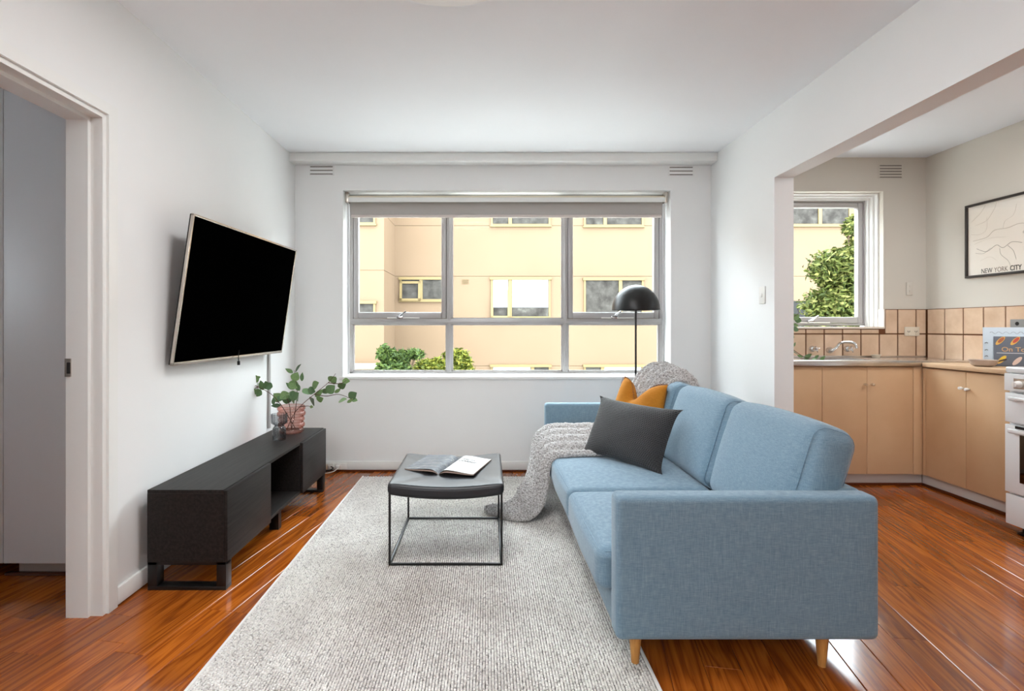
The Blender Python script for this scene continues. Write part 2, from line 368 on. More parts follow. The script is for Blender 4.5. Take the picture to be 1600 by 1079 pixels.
# baseboards
def skirting(name, x0, x1, y0, y1):
    if abs(x1 - x0) < abs(y1 - y0): b = B().box(x0, x1, y0, y1, .006, .078, .005)
    else: b = B().box(x0, x1, y0, y1, .006, .078, .005)
    struct(name, b, M.trim_paint, 'white skirting board')
skirting('baseboard_left', XL, XL + .016, 2.135, D); skirting('baseboard_back', XL, XR, D - .016, D); skirting('baseboard_right', XR - .016, XR, OPEN_Y, D)
b = B().box(XL + .016, XR - .016, D - .03, D - .016, 0, .014, .004)
struct('trim_2', b, M.floor_quad, 'brown timber beading at the foot of the window wall')
# door lining and architrave of the bedroom doorway
b = B(); y0 = DY - .86
b.box(XL - .13, XL + .002, DY - .026, DY, 0, DZ - .026).box(XL - .13, XL - .045, DY - .040, DY - .026, 0, DZ - .040)
b.box(XL - .13, XL + .002, y0, DY, DZ - .026, DZ).box(XL - .13, XL - .045, y0 + .026, DY - .026, DZ - .040, DZ - .026)
b.box(XL - .13, XL + .002, y0, y0 + .026, 0, DZ - .026)
b.box(XL - .001, XL + .014, DY - .008, DY + .042, 0, DZ + .036).box(XL - .001, XL + .0138, y0 + .008, DY - .008, DZ - .008, DZ + .036).box(XL - .001, XL + .014, y0 - .04, y0 + .008, 0, DZ + .036)
door = struct('trim_3', b, M.trim_paint, 'white door frame of the open doorway')
obj('strike_plate', B().box(XL - .1315, XL - .1085, DY - .044, DY - .0395, .93, 1.0), M.silver_trim, door)
obj('strike_hole', B().box(XL - .122, XL - .1085, DY - .046, DY - .0435, .942, .985), M.dark_gap, door)

# living room window
def window(name, X0, X1, Z0, Z1, y, cols, transom, sashes, label):
    w = thing(name, ((X0 + X1) / 2, y, Z0), label, None, None, 'structure')
    b = B(); t = .03
    b.box(X0, X0 + t, y, y + .06, Z0, Z1, .004).box(X1 - t, X1, y, y + .06, Z0, Z1, .004).box(X0, X1, y, y + .06, Z0, Z0 + t * .6, .004).box(X0, X1, y, y + .06, Z1 - t, Z1, .004)
    xs = [X0 + t] + cols + [X1 - t]
    for c in cols: b.box(c - .022, c + .022, y - .004, y + .06, Z0 + .01, Z1 - .01, .005).box(c - .009, c + .009, y - .016, y, Z0 + .015, Z1 - .02, .003)
    if transom: b.box(X0 + .01, X1 - .01, y - .008, y + .06, transom - .022, transom + .022, .006).box(X0 + .015, X1 - .015, y - .018, y, transom - .010, transom + .006, .003)
    obj('frame', b, M.frame_metal, w)
    rows = [(Z0 + t * .6, transom - .022), (transom + .022, Z1 - t)] if transom else [(Z0 + t * .6, Z1 - t)]
    for ci in range(len(xs) - 1):
        a = xs[ci] + (.022 if ci else 0); c = xs[ci + 1] - (.022 if ci < len(xs) - 2 else 0)
        for ri, (z0, z1) in enumerate(rows):
            if (ci, ri) in sashes:
                s = B(); k = .042
                s.box(a + .002, a + k, y + .0, y + .05, z0 + .002, z1 - .002, .006).box(c - k, c - .002, y, y + .05, z0 + .002, z1 - .002, .006).box(a + k, c - k, y, y + .05, z0 + .002, z0 + k + .01, .006).box(a + k, c - k, y, y + .05, z1 - k, z1 - .002, .006)
                so = obj('sash', s, M.frame_metal, w)
                obj('pane', B().box(a + k, c - k, y + .022, y + .026, z0 + k, z1 - k), M.window_glass, so, 0)
                mid = (a + c) / 2 + .02
                obj('stay_bar', B().box(mid - .12, mid + .14, y - .016, y - .004, z0 + .002, z0 + .012, .002), M.white_plastic, so)
                hn = B().box(mid - .045, mid + .01, y - .03, y - .002, z0 + .002, z0 + .024, .006); hn.tube([(mid - .02, y - .02, z0 + .02), (mid + .01, y - .03, z0 + .045), (mid + .035, y - .035, z0 + .06)], [.008, .006, .0075], 8)
                obj('winder_handle', hn, M.chrome, so)
            else:
                p = B(); q = .006
                p.box(a, c, y + .022, y + .026, z0, z1); obj('pane', p, M.window_glass, w, 0)
                bd = B().box(a, a + .009, y + .004, y + .02, z0, z1).box(c - .009, c, y + .004, y + .02, z0, z1).box(a, c, y + .004, y + .02, z0, z0 + .009).box(a, c, y + .004, y + .02, z1 - .009, z1)
                obj('glazing_bead', bd, M.frame_metal, w)
    return w
FY = 4.30
w1 = window('window_1', WX0 + .012, WX1 - .012, WZ0 + .01, WZ1, FY, [(702 - VX) * FY / F, (883 - VX) * FY / F], H - (502 - VY) * FY / F, {(0, 1), (2, 1)}, 'wide aluminium window with six panes and roller blind')
obj('sill_board', B().box(WX0 - .03, WX1 + .03, D - .014, FY + .03, WZ0 - .022, WZ0 + .001, .004), M.trim_paint, w1)
w2 = window('window_2', KX0 + .02, KX1 - .02, KZ0 + .012, KZ1 - .02, FY, [], None, {(0, 0)}, 'small kitchen awning window above the sink')
b = B()
for i, k in enumerate((.0, .022, .044)):
    x = KX1 - .012 - i * .014
    b.box(x, KX1, FY - .10 + i * .033, FY - .0671 + i * .033, KZ0, KZ1).box(KX0, x, FY - .10 + i * .033, FY - .0671 + i * .033, KZ1 - .012 - i * .014, KZ1)
obj('moulding', b, M.trim_paint, w2)
obj('sill_tiles', B().box(KX0, KX1 + .004, D - .012, FY, KZ0 - .012, KZ0 + .004, .003), M.sill_tile, w2)
obj('reveal_tile', B().box(KX1 - .006, KX1 + .004, D - .012, D + .07, KZ0, KZ0 + .14, .002), M.sill_tile, w2)
# roller blind
bl = thing('roller_blind', (.16, D + .06, WZ1), 'grey roller blind wound up at the top of the wide window', 'blind')
y = D + .075
b = B().lathe([(0, WX0 + .03), (.024, WX0 + .03), (.024, WX1 - .03), (0, WX1 - .03)], (0, y, WZ1 - .05), 20, 'X'); obj('roller_tube', b, M.roller_tube, bl)
obj('fabric', B().box(WX0 + .04, WX1 - .04, y + .022, y + .025, WZ1 - .175, WZ1 - .05), M.blind_fabric, bl, 0)
obj('bottom_rail', B().box(WX0 + .04, WX1 - .04, y + .015, y + .031, WZ1 - .195, WZ1 - .172, .006), M.blind_rail, bl)
obj('cover_strip', B().box(WX0 + .03, WX1 - .03, y - .03, y - .026, WZ1 - .082, WZ1 - .045, .001), M.trim_paint, bl)
for x in (WX0 + .004, WX1 - .03): obj('bracket', B().box(x, x + .026, y - .03, y + .03, WZ1 - .085, WZ1 - .002, .004), M.silver_trim, bl)
# wall vents
def vent(px0, px1, py0, py1, n, label, m):
    a, c = P(px0, py0, D), P(px1, py1, D)
    v = thing('wall_vent', ((a.x + c.x) / 2, D, c.z), label, 'vent')
    obj('plate', B().box(a.x - .01, c.x + .01, D - .004, D - .0002, c.z - .008, a.z + .012, .001), m, v)
    for i in range(n):
        z = c.z + (a.z - c.z) * i / (n - 1)
        obj('slot', B().box(a.x, c.x, D - .0052, D - .0038, z - .0035, z + .0035), M.slot_dark, v, 0)
vent(485, 520, 255, 272, 4, 'white wall vent above the window beside the television wall', M.wall_paint)
vent(1046, 1082, 256, 273, 4, 'white wall vent at the window corner near the kitchen wall', M.wall_paint)
vent(1374, 1408, 259, 277, 5, 'kitchen wall vent above the small window', M.kitchen_wall_paint)

# ================================================================ OUTSIDE
FZ = 16.0; GZ = -2.9
struct('ground', B().box(-30, 40, WT + .3, 40, GZ - .2, GZ), M.paving, 'paved yard below the windows')
bd = thing('apartment_building', (4, FZ, GZ), 'pale yellow rendered apartment block seen through the windows', 'building')
TOP = 6.4
def fz(py): return H - (py - VY) * FZ / F
XW = P(617, 500, FZ).x; WZ = FZ - 1.7
levels = [TOP, fz(352), fz(431), fz(497.5), fz(571), GZ]
for a, c in zip(levels, levels[1:]):
    obj('wall_band', B().box(XW, 26, FZ, FZ + .4, c, a - .012), M.render_yellow, bd)
    obj('wall_band', B().box(-22, XW - .0, WZ, FZ + .4, c, a - .012), M.render_yellow, bd)
obj('joint_core', B().box(-21.9, 25.9, FZ + .02, FZ + .38, GZ, TOP - .05).box(-21.9, XW - .02, WZ + .02, FZ + .2, GZ, TOP - .05), M.facade_joint, bd)
def fwin(x0, x1, y0, y1, z, split=None, blind=None, opened=False, darkright=False):
    a, c = P(x0, y0, z), P(x1, y1, z); t = .055
    f = B(); f.box(a.x, a.x + t, z - .05, z + .05, c.z, a.z - t * 1.4).box(c.x - t, c.x, z - .05, z + .05, c.z, a.z - t * 1.4).box(a.x + t, c.x - t, z - .05, z + .05, c.z, c.z + t).box(a.x - .03, c.x + .03, z - .09, z + .05, a.z - t * 1.4, a.z).box(a.x - .03, c.x + .03, z - .08, z, c.z - .03, c.z + .01)
    sx = P(split, y0, z).x if split else None
    if sx: f.box(sx - .05, sx + .05, z - .055, z + .05, c.z + t, a.z - t * 1.4)
    w = obj('window', f, M.facade_frame, bd, 0)
    cells = [(a.x + t, sx - .05), (sx + .05, c.x - t)] if sx else [(a.x + t, c.x - t)]
    for i, (p, q) in enumerate(cells):
        obj('pane', B().box(p, q, z - .02, z - .004, c.z + t, a.z - t), M.facade_glass, w, 0)
        if blind and i in blind: obj('blind', B().box(p + .01, q - .01, z - .03, z - .021, c.z + t + (a.z - c.z) * .22, a.z - t), M.facade_blind, w, 0)
    if opened and sx:
        p, q = a.x + .0, sx - .01; s = B(); k = .07
        s.box(p, q, -.02, .02, 0, k).box(p, q, -.02, .02, a.z - c.z - .12 - k, a.z - c.z - .12).box(p, p + k, -.02, .02, 0, a.z - c.z - .12).box(q - k, q, -.02, .02, 0, a.z - c.z - .12)
        s.xf(Matrix.Translation((0, z - .10, c.z)) @ Matrix.Rotation(R(-6), 4, 'X')); obj('casement', s, M.facade_frame, w, 0)
fwin(767, 860, 290, 353, FZ, 797, {1}); fwin(912, 1005, 290, 354, FZ, 945)
fwin(625, 706, 433, 470, FZ, 658, None, True); fwin(767, 860, 433, 497, FZ, 797, {0, 1}, True); fwin(912, 1005, 434, 496, FZ, 969)
fwin(767, 860, 569, 640, FZ, 832, {0}); fwin(912, 1005, 569, 640, FZ, 941, {1})
fwin(552, 587, 280, 351, WZ); fwin(552, 587, 470, 495, WZ)
fwin(1180, 1258 + 70, 296, 353, FZ, 1280)
obj('undercroft_shade', B().box(P(1150, 0, FZ).x, P(1330, 0, FZ).x, FZ - .03, FZ + .05, GZ, fz(470)), M.facade_dark, bd)  # near-black panel: shade of the open void painted as a colour
a = P(553, 568, WZ - .2); c = P(598, 575, WZ - .2)
obj('porch_hood', B().box(-8, c.x, WZ - .5, WZ, c.z, a.z).box(c.x - .14, c.x, WZ - .5, WZ - .3, GZ, c.z), M.facade_white, bd)
a = P(722, 438, FZ); c = P(732, 443, FZ)
for k in range(3): obj('air_brick', B().box(a.x, c.x, FZ - .02, FZ + .01, c.z + .05 * k, c.z + .05 * k + .02), M.facade_joint, bd)
# foliage
def leafcloud(blobs, n, size, rs):
    r = np.random.RandomState(rs); vol = np.array([q[3] * q[4] * q[5] for q in blobs]) ** .67; idx = r.choice(len(blobs), n, p=vol / vol.sum())
    d = r.normal(size=(n, 3)); d /= np.linalg.norm(d, axis=1)[:, None]; d *= (.5 + .5 * r.rand(n) ** .6 + .35 * r.rand(n) ** 5)[:, None]
    bl = np.array(blobs)[idx]; c = bl[:, :3] + d * bl[:, 3:6]
    a = r.normal(size=(n, 3)); a[:, 2] *= .6; a /= np.linalg.norm(a, axis=1)[:, None]
    u = np.cross(a, r.normal(size=(n, 3))); u /= np.linalg.norm(u, axis=1)[:, None]; s = size * (.6 + .8 * r.rand(n))[:, None]
    nrm = np.cross(a, u) * s * .12
    V = np.stack([c - a * s, c + u * s * .38 + nrm, c + a * s, c - u * s * .38 + nrm], 1).reshape(-1, 3)
    return V
def foliage_obj(name, V, m, parent):
    n = len(V) // 4; me = bpy.data.meshes.new(name); f = np.arange(n * 4).reshape(n, 4)
    tri = np.concatenate([f[:, [0, 1, 2]], f[:, [0, 2, 3]]]); me.from_pydata(V.tolist(), [], tri.tolist()); return link_mesh(name, me, m, parent, 0)
def shrub(name, blobs, n, size, m, label, cat, rs, group=None):
    cx = sum(q[0] for q in blobs) / len(blobs); cy = sum(q[1] for q in blobs) / len(blobs)
    t = thing(name, (cx, cy, GZ), label, cat, group); foliage_obj('foliage', leafcloud(blobs, n, size, rs), m, t)
    b = B(); top = min(q[2] for q in blobs)
    b.tube([(cx, cy, GZ - .0), (cx + .03, cy, (GZ + top) / 2), (cx, cy, top)], [.09, .07, .05], 8)
    for q in blobs: b.tube([(cx, cy, top - .4), ((cx + q[0]) / 2, (cy + q[1]) / 2, (top + q[2]) / 2 - .1), q[:3]], [.04, .03, .012], 6)
    obj('trunk', b, M.bark, t)
def blob(px, py, z, rx, rz, ry=None): p = P(px, py, z); k = z / F; return (p.x, p.y, p.z, rx * k, (ry or rx) * k, rz * k)
z = 11.6
shrub('bush', [blob(600, 552, z, 9, 13), blob(612, 556, z, 10, 10), blob(632, 556, z, 12, 9), blob(650, 553, z, 12, 7), blob(615, 580, z, 26, 18), blob(612, 610, z, 30, 22), blob(655, 600, z, 24, 18)], 8000, .07, M.shrub_leaf, 'sparse dark green bush at the far left of the window view', 'bush', 1)
z = 12.7
shrub('hedge', [blob(668, 572, z, 18, 10), blob(682, 566, z, 9, 8), blob(690, 577, z, 22, 12), blob(660, 600, z, 30, 18), blob(705, 603, z, 28, 20)], 9000, .06, M.hedge_leaf, 'bright yellow green hedge clump in front of the yellow block', 'hedge', 2, 'hedge clumps outside')
z = 13.6
shrub('hedge', [blob(718, 560, z, 15, 13), blob(722, 578, z, 17, 16), blob(718, 605, z, 20, 22), blob(699, 556, z, 6, 8)], 7000, .06, M.hedge_leaf, 'taller yellow green hedge clump behind the window mullion', 'hedge', 3, 'hedge clumps outside')
z = 10.0
shrub('garden_tree', [blob(1325, 412, z, 48, 24), blob(1300, 425, z, 30, 18), blob(1340, 445, z, 50, 26), blob(1315, 475, z, 50, 25), blob(1335, 510, z, 65, 30), blob(1390, 450, z, 60, 70), blob(1345, 345, z, 16, 14), blob(1325, 356, z, 8, 12), blob(1350, 380, z, 22, 20)], 30000, .055, M.tree_leaf, 'leafy green tree outside the kitchen window', 'tree', 4)

# ================================================================ RUG
rx0, rx1, ry0, ry1 = -.92, .533, 1.30, 3.975
rug = thing('area_rug', ((rx0 + rx1) / 2, (ry0 + ry1) / 2, 0), 'large pale grey woven wool rug under the coffee table ottoman and sofa', 'rug')
obj('backing', B().box(rx0, rx1, ry0, ry1, .0003, .006), M.rug_backing, rug)
for x in (rx0, rx1): obj('binding', B().box(x - .006, x + .006, ry0, ry1, .0003, .0115, .003), M.rug_binding, rug)
cw, cl = .0098, .0125
nx = int((rx1 - rx0 - .01) / cw); ny = int((ry1 - ry0) / cl); rr = np.random.RandomState(5)
I, J = np.meshgrid(np.arange(nx), np.arange(ny), indexing='ij'); I = I.ravel(); J = J.ravel(); n = len(I)
cx = rx0 + .005 + (I + .5) * cw + rr.normal(0, .0004, n); cy = ry0 + (J + .25 + .5 * (I % 2)) * cl + rr.normal(0, .0006, n); cy = np.clip(cy, ry0 + .006, ry1 - .006)
hx = cw * .5 * (.76 + .1 * rr.rand(n)); hy = cl * .5 * (.90 + .08 * rr.rand(n)); hz = .0095 + .0025 * rr.rand(n); tilt = -.0006
V = np.zeros((n, 8, 3)); sg = np.array([[-1, -1], [1, -1], [1, 1], [-1, 1]])
for k in range(4):
    V[:, k, 0] = cx + sg[k, 0] * hx; V[:, k, 1] = cy + sg[k, 1] * hy; V[:, k, 2] = .006
    V[:, k + 4, 0] = cx + sg[k, 0] * hx * .62; V[:, k + 4, 1] = cy + sg[k, 1] * hy * .62; V[:, k + 4, 2] = hz + sg[k, 1] * tilt
fq = np.array([[4, 5, 6, 7], [0, 1, 5, 4], [1, 2, 6, 5], [2, 3, 7, 6], [3, 0, 4, 7]])
faces = (np.arange(n)[:, None, None] * 8 + fq[None]).reshape(-1, 4)
me = bpy.data.meshes.new('weave'); me.vertices.add(n * 8); me.vertices.foreach_set('co', V.reshape(-1)); me.loops.add(faces.size); me.loops.foreach_set('vertex_index', faces.reshape(-1).astype(np.int32))
me.polygons.add(len(faces)); me.polygons.foreach_set('loop_start', np.arange(0, faces.size, 4, dtype=np.int32)); me.update(calc_edges=True)
wv = link_mesh('weave', me, M.rug_wool, rug, 60); wv['kind'] = 'stuff'

# ================================================================ SOFA
SX0, SX1, SY0, SY1, ST = .42, 1.275, 1.72, 3.89, .573
AT = .088
sofa = thing('sofa', ((SX0 + SX1) / 2, (SY0 + SY1) / 2, 0), 'light blue linen three seat sofa with tapered timber legs', 'sofa')
for k, (a, c) in enumerate(((SY0, SY0 + AT), (SY1 - AT, SY1))):
    z0 = .104
    b = B().rbox(SX1 - SX0, c - a, ST - z0, .022, 10, 4, 8, lambda u, v, w: (0, v * .004 * (1 - u * u) * (1 - w * w), 0), Matrix.Translation(((SX0 + SX1) / 2, (a + c) / 2, (ST + z0) / 2)))
    arm = obj('arm', b, M.sofa_linen, sofa, 60)
    for yy in (a, c):
        q = .024; e = .0015 if yy == c else -.0015; yy = yy + (-.010 if yy == c else .010) + e; pts = []
        for (x, z, s0) in ((SX0 + q, ST - q, 90), (SX0 + q, z0 + q, 180), (SX1 - q, z0 + q, 270), (SX1 - q, ST - q, 0)):
            for t in range(5): an = R(s0 + t * 22.5); pts.append((x + (q - .006) * math.cos(an), yy, z + (q - .006) * math.sin(an)))
        obj('seam', B().tube(pts, .0016, 6, True), M.sofa_seam, arm)
b = B().rbox(.10, SY1 - SY0 - 2 * AT + .02, ST - .104, .022, 4, 14, 8, None, Matrix.Translation((SX1 - .05, (SY0 + SY1) / 2, (ST + .104) / 2)))
obj('back_frame', b, M.sofa_linen, sofa, 60)
b = B().rbox(SX1 - .08 - SX0 + .0, SY1 - SY0 - 2 * AT + .01, .12, .02, 8, 12, 3, None, Matrix.Translation(((SX0 + SX1 - .08) / 2 + .006, (SY0 + SY1) / 2, .166)))
obj('base', b, M.sofa_linen, sofa, 60)
CY0, CW = SY0 + AT, (SY1 - SY0 - 2 * AT) / 3
for k in range(3):
    y0 = CY0 + k * CW; yc = y0 + CW / 2
    x0, x1 = .378, 1.06; zc = .292; hh = .145
    mt = Matrix.Translation(((x0 + x1) / 2, yc, zc))
    b = B().rbox(x1 - x0, CW - .006, hh, .034, 12, 12, 5, lambda u, v, w: (-.014 * (1 - v * v) * (1 - w * w) * (u < -.5), 0, (.018 if w > 0 else 0) * (1 - u ** 4) * (1 - v * v) * abs(w)), mt)
    c = obj('seat_cushion', b, M.sofa_linen, sofa, 60)
    zt = zc + hh / 2 - .009; yy0, yy1 = y0 + .012, y0 + CW - .012
    obj('seam', B().tube([(x0 + .09, yy0, zt), (x0 + .03, yy0, zt), (x0 + .012, yy0 + .022, zt), (x0 + .006, yc, zt + .003), (x0 + .012, yy1 - .022, zt), (x0 + .03, yy1, zt), (x0 + .09, yy1, zt)], .0015, 6), M.sofa_seam, c)
    # back cushion leaning on the back frame
    bw, bt, bh = CW - .004, .165, .44
    mt = Matrix.Translation((1.005, yc, .372)) @ Matrix.Rotation(R(17), 4, 'Y') @ Matrix.Translation((bt / 2, 0, bh / 2))
    def bul(u, v, w, k=k):
        e = (1 - v ** 4) * (1 - w ** 4)
        s = -.035 * (1 - abs(v) ** 3) * (1 - w * w) if u < 0 else .004
        crown = .022 * (1 - v * v) * (w > .3) * (w - .3)
        return (s * abs(u), (.018 * v * (abs(v) > .5) * (1 - w * w) * (1 - u * u)), crown)
    b = B().rbox(bt, bw - .02, bh, .055, 6, 14, 12, bul, mt)
    c = obj('back_cushion', b, M.sofa_linen, sofa, 60)
    for sgn in (-1, 1):
        pts = []; hx_, hz_ = bt / 2 - .006, bh / 2 - .006; q = .05
        for (x, z, s0) in ((hx_ - q, hz_ - q, 0), (-hx_ + q, hz_ - q, 90), (-hx_ + q, -hz_ + q, 180), (hx_ - q, -hz_ + q, 270)):
            for t in range(5): an = R(s0 + t * 22.5); pts.append(mt @ Vector((x + q * math.cos(an), sgn * (bw / 2 - .030), z + q * math.sin(an))))
        obj('seam', B().tube(pts, .0014, 6, True), M.sofa_seam, c)
for x in (.493, 1.112):
    for y, s in ((1.765, 1), (3.80, -1)):
        z0 = .0122 if x < .6 else 0
        obj('leg', B().lathe([(0, z0), (.0125, z0), (.0125, z0 + .002), (.023, .13), (0, .13)], (x, y, 0), 20), M.oak_leg, sofa)

# ---------------------------------------------------------------- cushions on the sofa
def pillow(w, h, t, mtx, pinch=.05, chop=0, n=26, ears=0, sag=0):
    b = B()
    def pos(u, v, side):
        a, c = 2 * u - 1, 2 * v - 1
        x = a * w / 2 * (1 - pinch * (1 - c * c) * abs(a) ** 1.0); z = c * h / 2 * (1 - pinch * (1 - a * a) * abs(c))
        th = t / 2 * max(0, (1 - abs(a) ** 2.6)) ** .55 * max(0, (1 - abs(c) ** 2.6)) ** .55
        if chop and c > -.6:
            k = math.exp(-((a + .22) / (.26 if a < -.22 else .5)) ** 2) * ((c + .6) / 1.6) ** 2.2; z -= chop * k; th *= (1 - .45 * k)
            x += -a * .05 * ((c + .6) / 1.6)
        if ears: 
            e = (abs(a) * abs(c)) ** 10; x += math.copysign(ears * e, a); z += math.copysign(ears * .25 * e, c)
        wr = .004 * noise.noise(Vector((a * 2.2, c * 2.2, side * 3.1))) * min(1, th / (t * .2))
        return mtx @ Vector((x, side * (th + wr), z))
    b.grid(lambda u, v: pos(u, v, -1), n, n, (w / .3, h / .3)); b.grid(lambda u, v: pos(u, v, 1), n, n, (w / .3, h / .3))
    bmesh.ops.remove_doubles(b.bm, verts=b.bm.verts, dist=.0004); return b, pos
def frame_from(o, xdir, zdir):
    x = Vector(xdir).normalized(); z = Vector(zdir); z = (z - x * z.dot(x)).normalized(); y = z.cross(x)
    m = Matrix((x, y, z)).transposed().to_4x4(); m.translation = o; return m
# charcoal lumbar cushion
A = Vector((.585, 3.17, .372)); C = Vector((.885, 2.70, .365)); TL = Vector((.70, 3.16, .70))
mt = frame_from((A + C) / 2 + Vector((.055, .03, .168)), C - A, Vector((.14, .075, .33)))
b, pos = pillow(.56, .345, .13, mt, .05, 0, 28, .022)
ch = obj('lumbar_cushion', b, M.charcoal_weave, None, 70); tag(ch, 'charcoal woven rectangular cushion leaning in front of the mustard one', 'cushion')
# mustard cushion
t = thing('throw_cushion', (.97, 3.36, .40), 'mustard linen square cushion with a dented top and frayed edge', 'cushion')
mt = frame_from(Vector((.955, 3.36, .575)), Vector((.21, -.36, -.02)), Vector((.10, .05, .42)))
b, pos = pillow(.46, .42, .17, mt, .05, .12, 34)
mc = obj('cover', b, M.mustard_linen, t, 70)
fr = B(); rp = random.Random(9)
for u0, fx in ((0, True), (1, True), (1, False)):
    for i in range(52):
        v = (i + .5) / 52
        p = pos(u0, v, 1) if fx else pos(v, 1, 1); c0 = pos(.5, .5, 1) if fx else pos(v, .8, 1)
        p2 = pos(u0, min(1, v + .012), 1) if fx else pos(min(1, v + .012), 1, 1)
        out = ((pos(u0, v, 1) - pos(abs(u0 - .03), v, 1)) if fx else (pos(v, 1, 1) - pos(v, .97, 1))).normalized(); out = (out - Vector((0, 0, 0))) * (.010 + .004 * rp.random())
        nrm = mt.to_3x3() @ Vector((0, 1, 0)) * .0015
        fr.poly([p - nrm, p2 - nrm, p2 + out, p + out]); fr.poly([p + nrm, p + out, p2 + out, p2 + nrm])
obj('frayed_edge', fr, M.mustard_fringe, t, 0)
# ---------------------------------------------------------------- throw
near = [(1.292, 3.30, .50), (1.290, 3.28, .62), (1.262, 3.27, .735), (1.185, 3.26, .782), (1.09, 3.27, .69), (1.00, 3.2, .46), (.93, 3.13, .380), (.72, 3.08, .378), (.5, 3.06, .375), (.402, 3.05, .366), (.365, 3.045, .32), (.345, 3.04, .20), (.315, 3.03, .095), (.25, 3.02, .03), (.17, 3.03, .022), (.07, 3.09, .022), (.0, 3.15, .020)]
far = [(1.292, 3.72, .50), (1.290, 3.74, .62), (1.268, 3.76, .775), (1.185, 3.77, .815), (1.08, 3.78, .71), (1.00, 3.78, .49), (.93, 3.78, .43), (.72, 3.785, .42), (.5, 3.785, .42), (.415, 3.77, .405), (.365, 3.72, .35), (.345, 3.58, .24), (.30, 3.41, .13), (.22, 3.33, .05), (.13, 3.285, .026), (.045, 3.26, .022), (-.012, 3.20, .020)]
NS, NT = 420, 130
En, Ef = spline(near, NS + 1), spline(far, NS + 1)
def throw_pos(i, j):
    s, t = i / NS, j / NT; a, c = Vector(En[i]), Vector(Ef[i]); p = a.lerp(c, t)
    i0, i1 = max(i - 3, 0), min(i + 3, NS); tn = (Vector(En[i1]) + Vector(Ef[i1]) - Vector(En[i0]) - Vector(Ef[i0])).normalized(); wd = (c - a).normalized(); nm = wd.cross(tn).normalized()
    if s < .25 and nm.x < 0 and nm.z < 0: nm = -nm
    width = (c - a).length; amp = .020 + .012 * max(0, min(1, (.75 - width) / .5)) + .004 * math.sin(s * 9)
    ph = 5.0 * 2 * math.pi * t + 1.5 * math.sin(s * 6) + .6 * math.sin(s * 15 + t * 5) + .8
    amp *= 1 - .8 * max(0, min(1, (s - .80) / .08)); fold = amp * 2.1 * (.5 + .5 * math.sin(ph)) ** .7 - .016; edge = math.sin(math.pi / 2 * min(1, min(t, 1 - t) * 12))
    lump = .005 * noise.noise(Vector((s * 46, t * 14, 3))) + .004 * noise.noise(Vector((s * 150, t * 46, 9)))
    q = p + nm * (.012 + max(0, fold + .016) + lump) * (.2 + .8 * edge)
    q.z = max(q.z, .0225) if q.x < .34 else q.z
    return q, q - nm * .012 - wd * (.004 * (1 if t > .5 else -1))
nmchk = None
top = [[throw_pos(i, j) for j in range(NT + 1)] for i in range(NS + 1)]
V = np.array([[tuple(q[0]) for q in r] for r in top]); V2 = np.array([[tuple(q[1]) for q in r] for r in top])
dn = np.zeros_like(V); du = np.gradient(V, axis=0); dv = np.gradient(V, axis=1); dn = np.cross(du, dv); dn /= np.linalg.norm(dn, axis=2)[..., None] + 1e-9
if (dn[NS // 2, :, 2].mean()) < 0: dn = -dn
kn = np.random.RandomState(2).rand(NS + 1, NT + 1)
kn = (np.sin(np.arange(NS + 1)[:, None] * 1.25 + kn) * np.sin(np.arange(NT + 1)[None] * 1.25 + kn.T[:NT + 1, :NT + 1].mean() * 3)) * .0028 + (kn - .5) * .004
V1 = V + dn * kn[..., None]; V2[..., 2] = np.maximum(V2[..., 2], np.where(V2[..., 0] < .30, .0135, -9))
b = B(); A1 = [[b.bm.verts.new(V1[i, j]) for j in range(NT + 1)] for i in range(NS + 1)]; A2 = [[b.bm.verts.new(V2[i, j]) for j in range(0, NT + 1)] for i in (0, NS)]
for i in range(NS):
    for j in range(NT): b.bm.faces.new((A1[i][j], A1[i + 1][j], A1[i + 1][j + 1], A1[i][j + 1]))
for row, i in ((A2[0], 0), (A2[1], NS)):
    for j in range(NT): b.bm.faces.new((A1[i][j], A1[i][j + 1], row[j + 1], row[j]))
lowers = []
for j in (0, NT):
    L = [A2[0][j]] + [b.bm.verts.new(V2[i, j]) for i in range(1, NS)] + [A2[1][j]]
    for i in range(NS): b.bm.faces.new((A1[i][j], A1[i + 1][j], L[i + 1], L[i]))
th = obj('throw_blanket', b, M.boucle_wool, None, 75); tag(th, 'fluffy grey throw blanket draped over the sofa down to the rug', 'blanket')

# ================================================================ OTTOMAN AND MAGAZINE
ox0, ox1, oy0, oy1 = -.456, .076, 2.477, 3.083
ot = thing('ottoman', ((ox0 + ox1) / 2, (oy0 + oy1) / 2, .012), 'charcoal leather saddle seat ottoman on a thin black wire cube frame', 'ottoman')
r = .0052
for x in (ox0 + r, ox1 - r):
    for y in (oy0 + r, oy1 - r): obj('leg', B().box(x - r, x + r, y - r, y + r, .012, .352, .0015), M.black_metal, ot)
for y in (oy0 + r, oy1 - r): obj('base_rail', B().box(ox0 + 2 * r, ox1 - 2 * r, y - r, y + r, .012, .012 + 2 * r, .0015), M.black_metal, ot)
for x in (ox0 + r, ox1 - r): obj('base_rail', B().box(x - r, x + r, oy0 + 2 * r, oy1 - 2 * r, .012, .012 + 2 * r, .0015), M.black_metal, ot)
def sad(u): return -.024 * (1 - u * u)
def otb(u, v, w):
    top = .006 * (1 - u ** 4) * (1 - v ** 4) - .003 * max(0, 1 - abs(abs(u) - abs(v)) * 9)
    return (0, 0, sad(u) + (top if w > 0 else 0))
b = B().rbox(ox1 - ox0 + .012, oy1 - oy0 + .012, .058, .020, 24, 24, 4, otb, Matrix.Translation(((ox0 + ox1) / 2, (oy0 + oy1) / 2, .369)))
obj('seat', b, M.charcoal_leather, ot, 60)
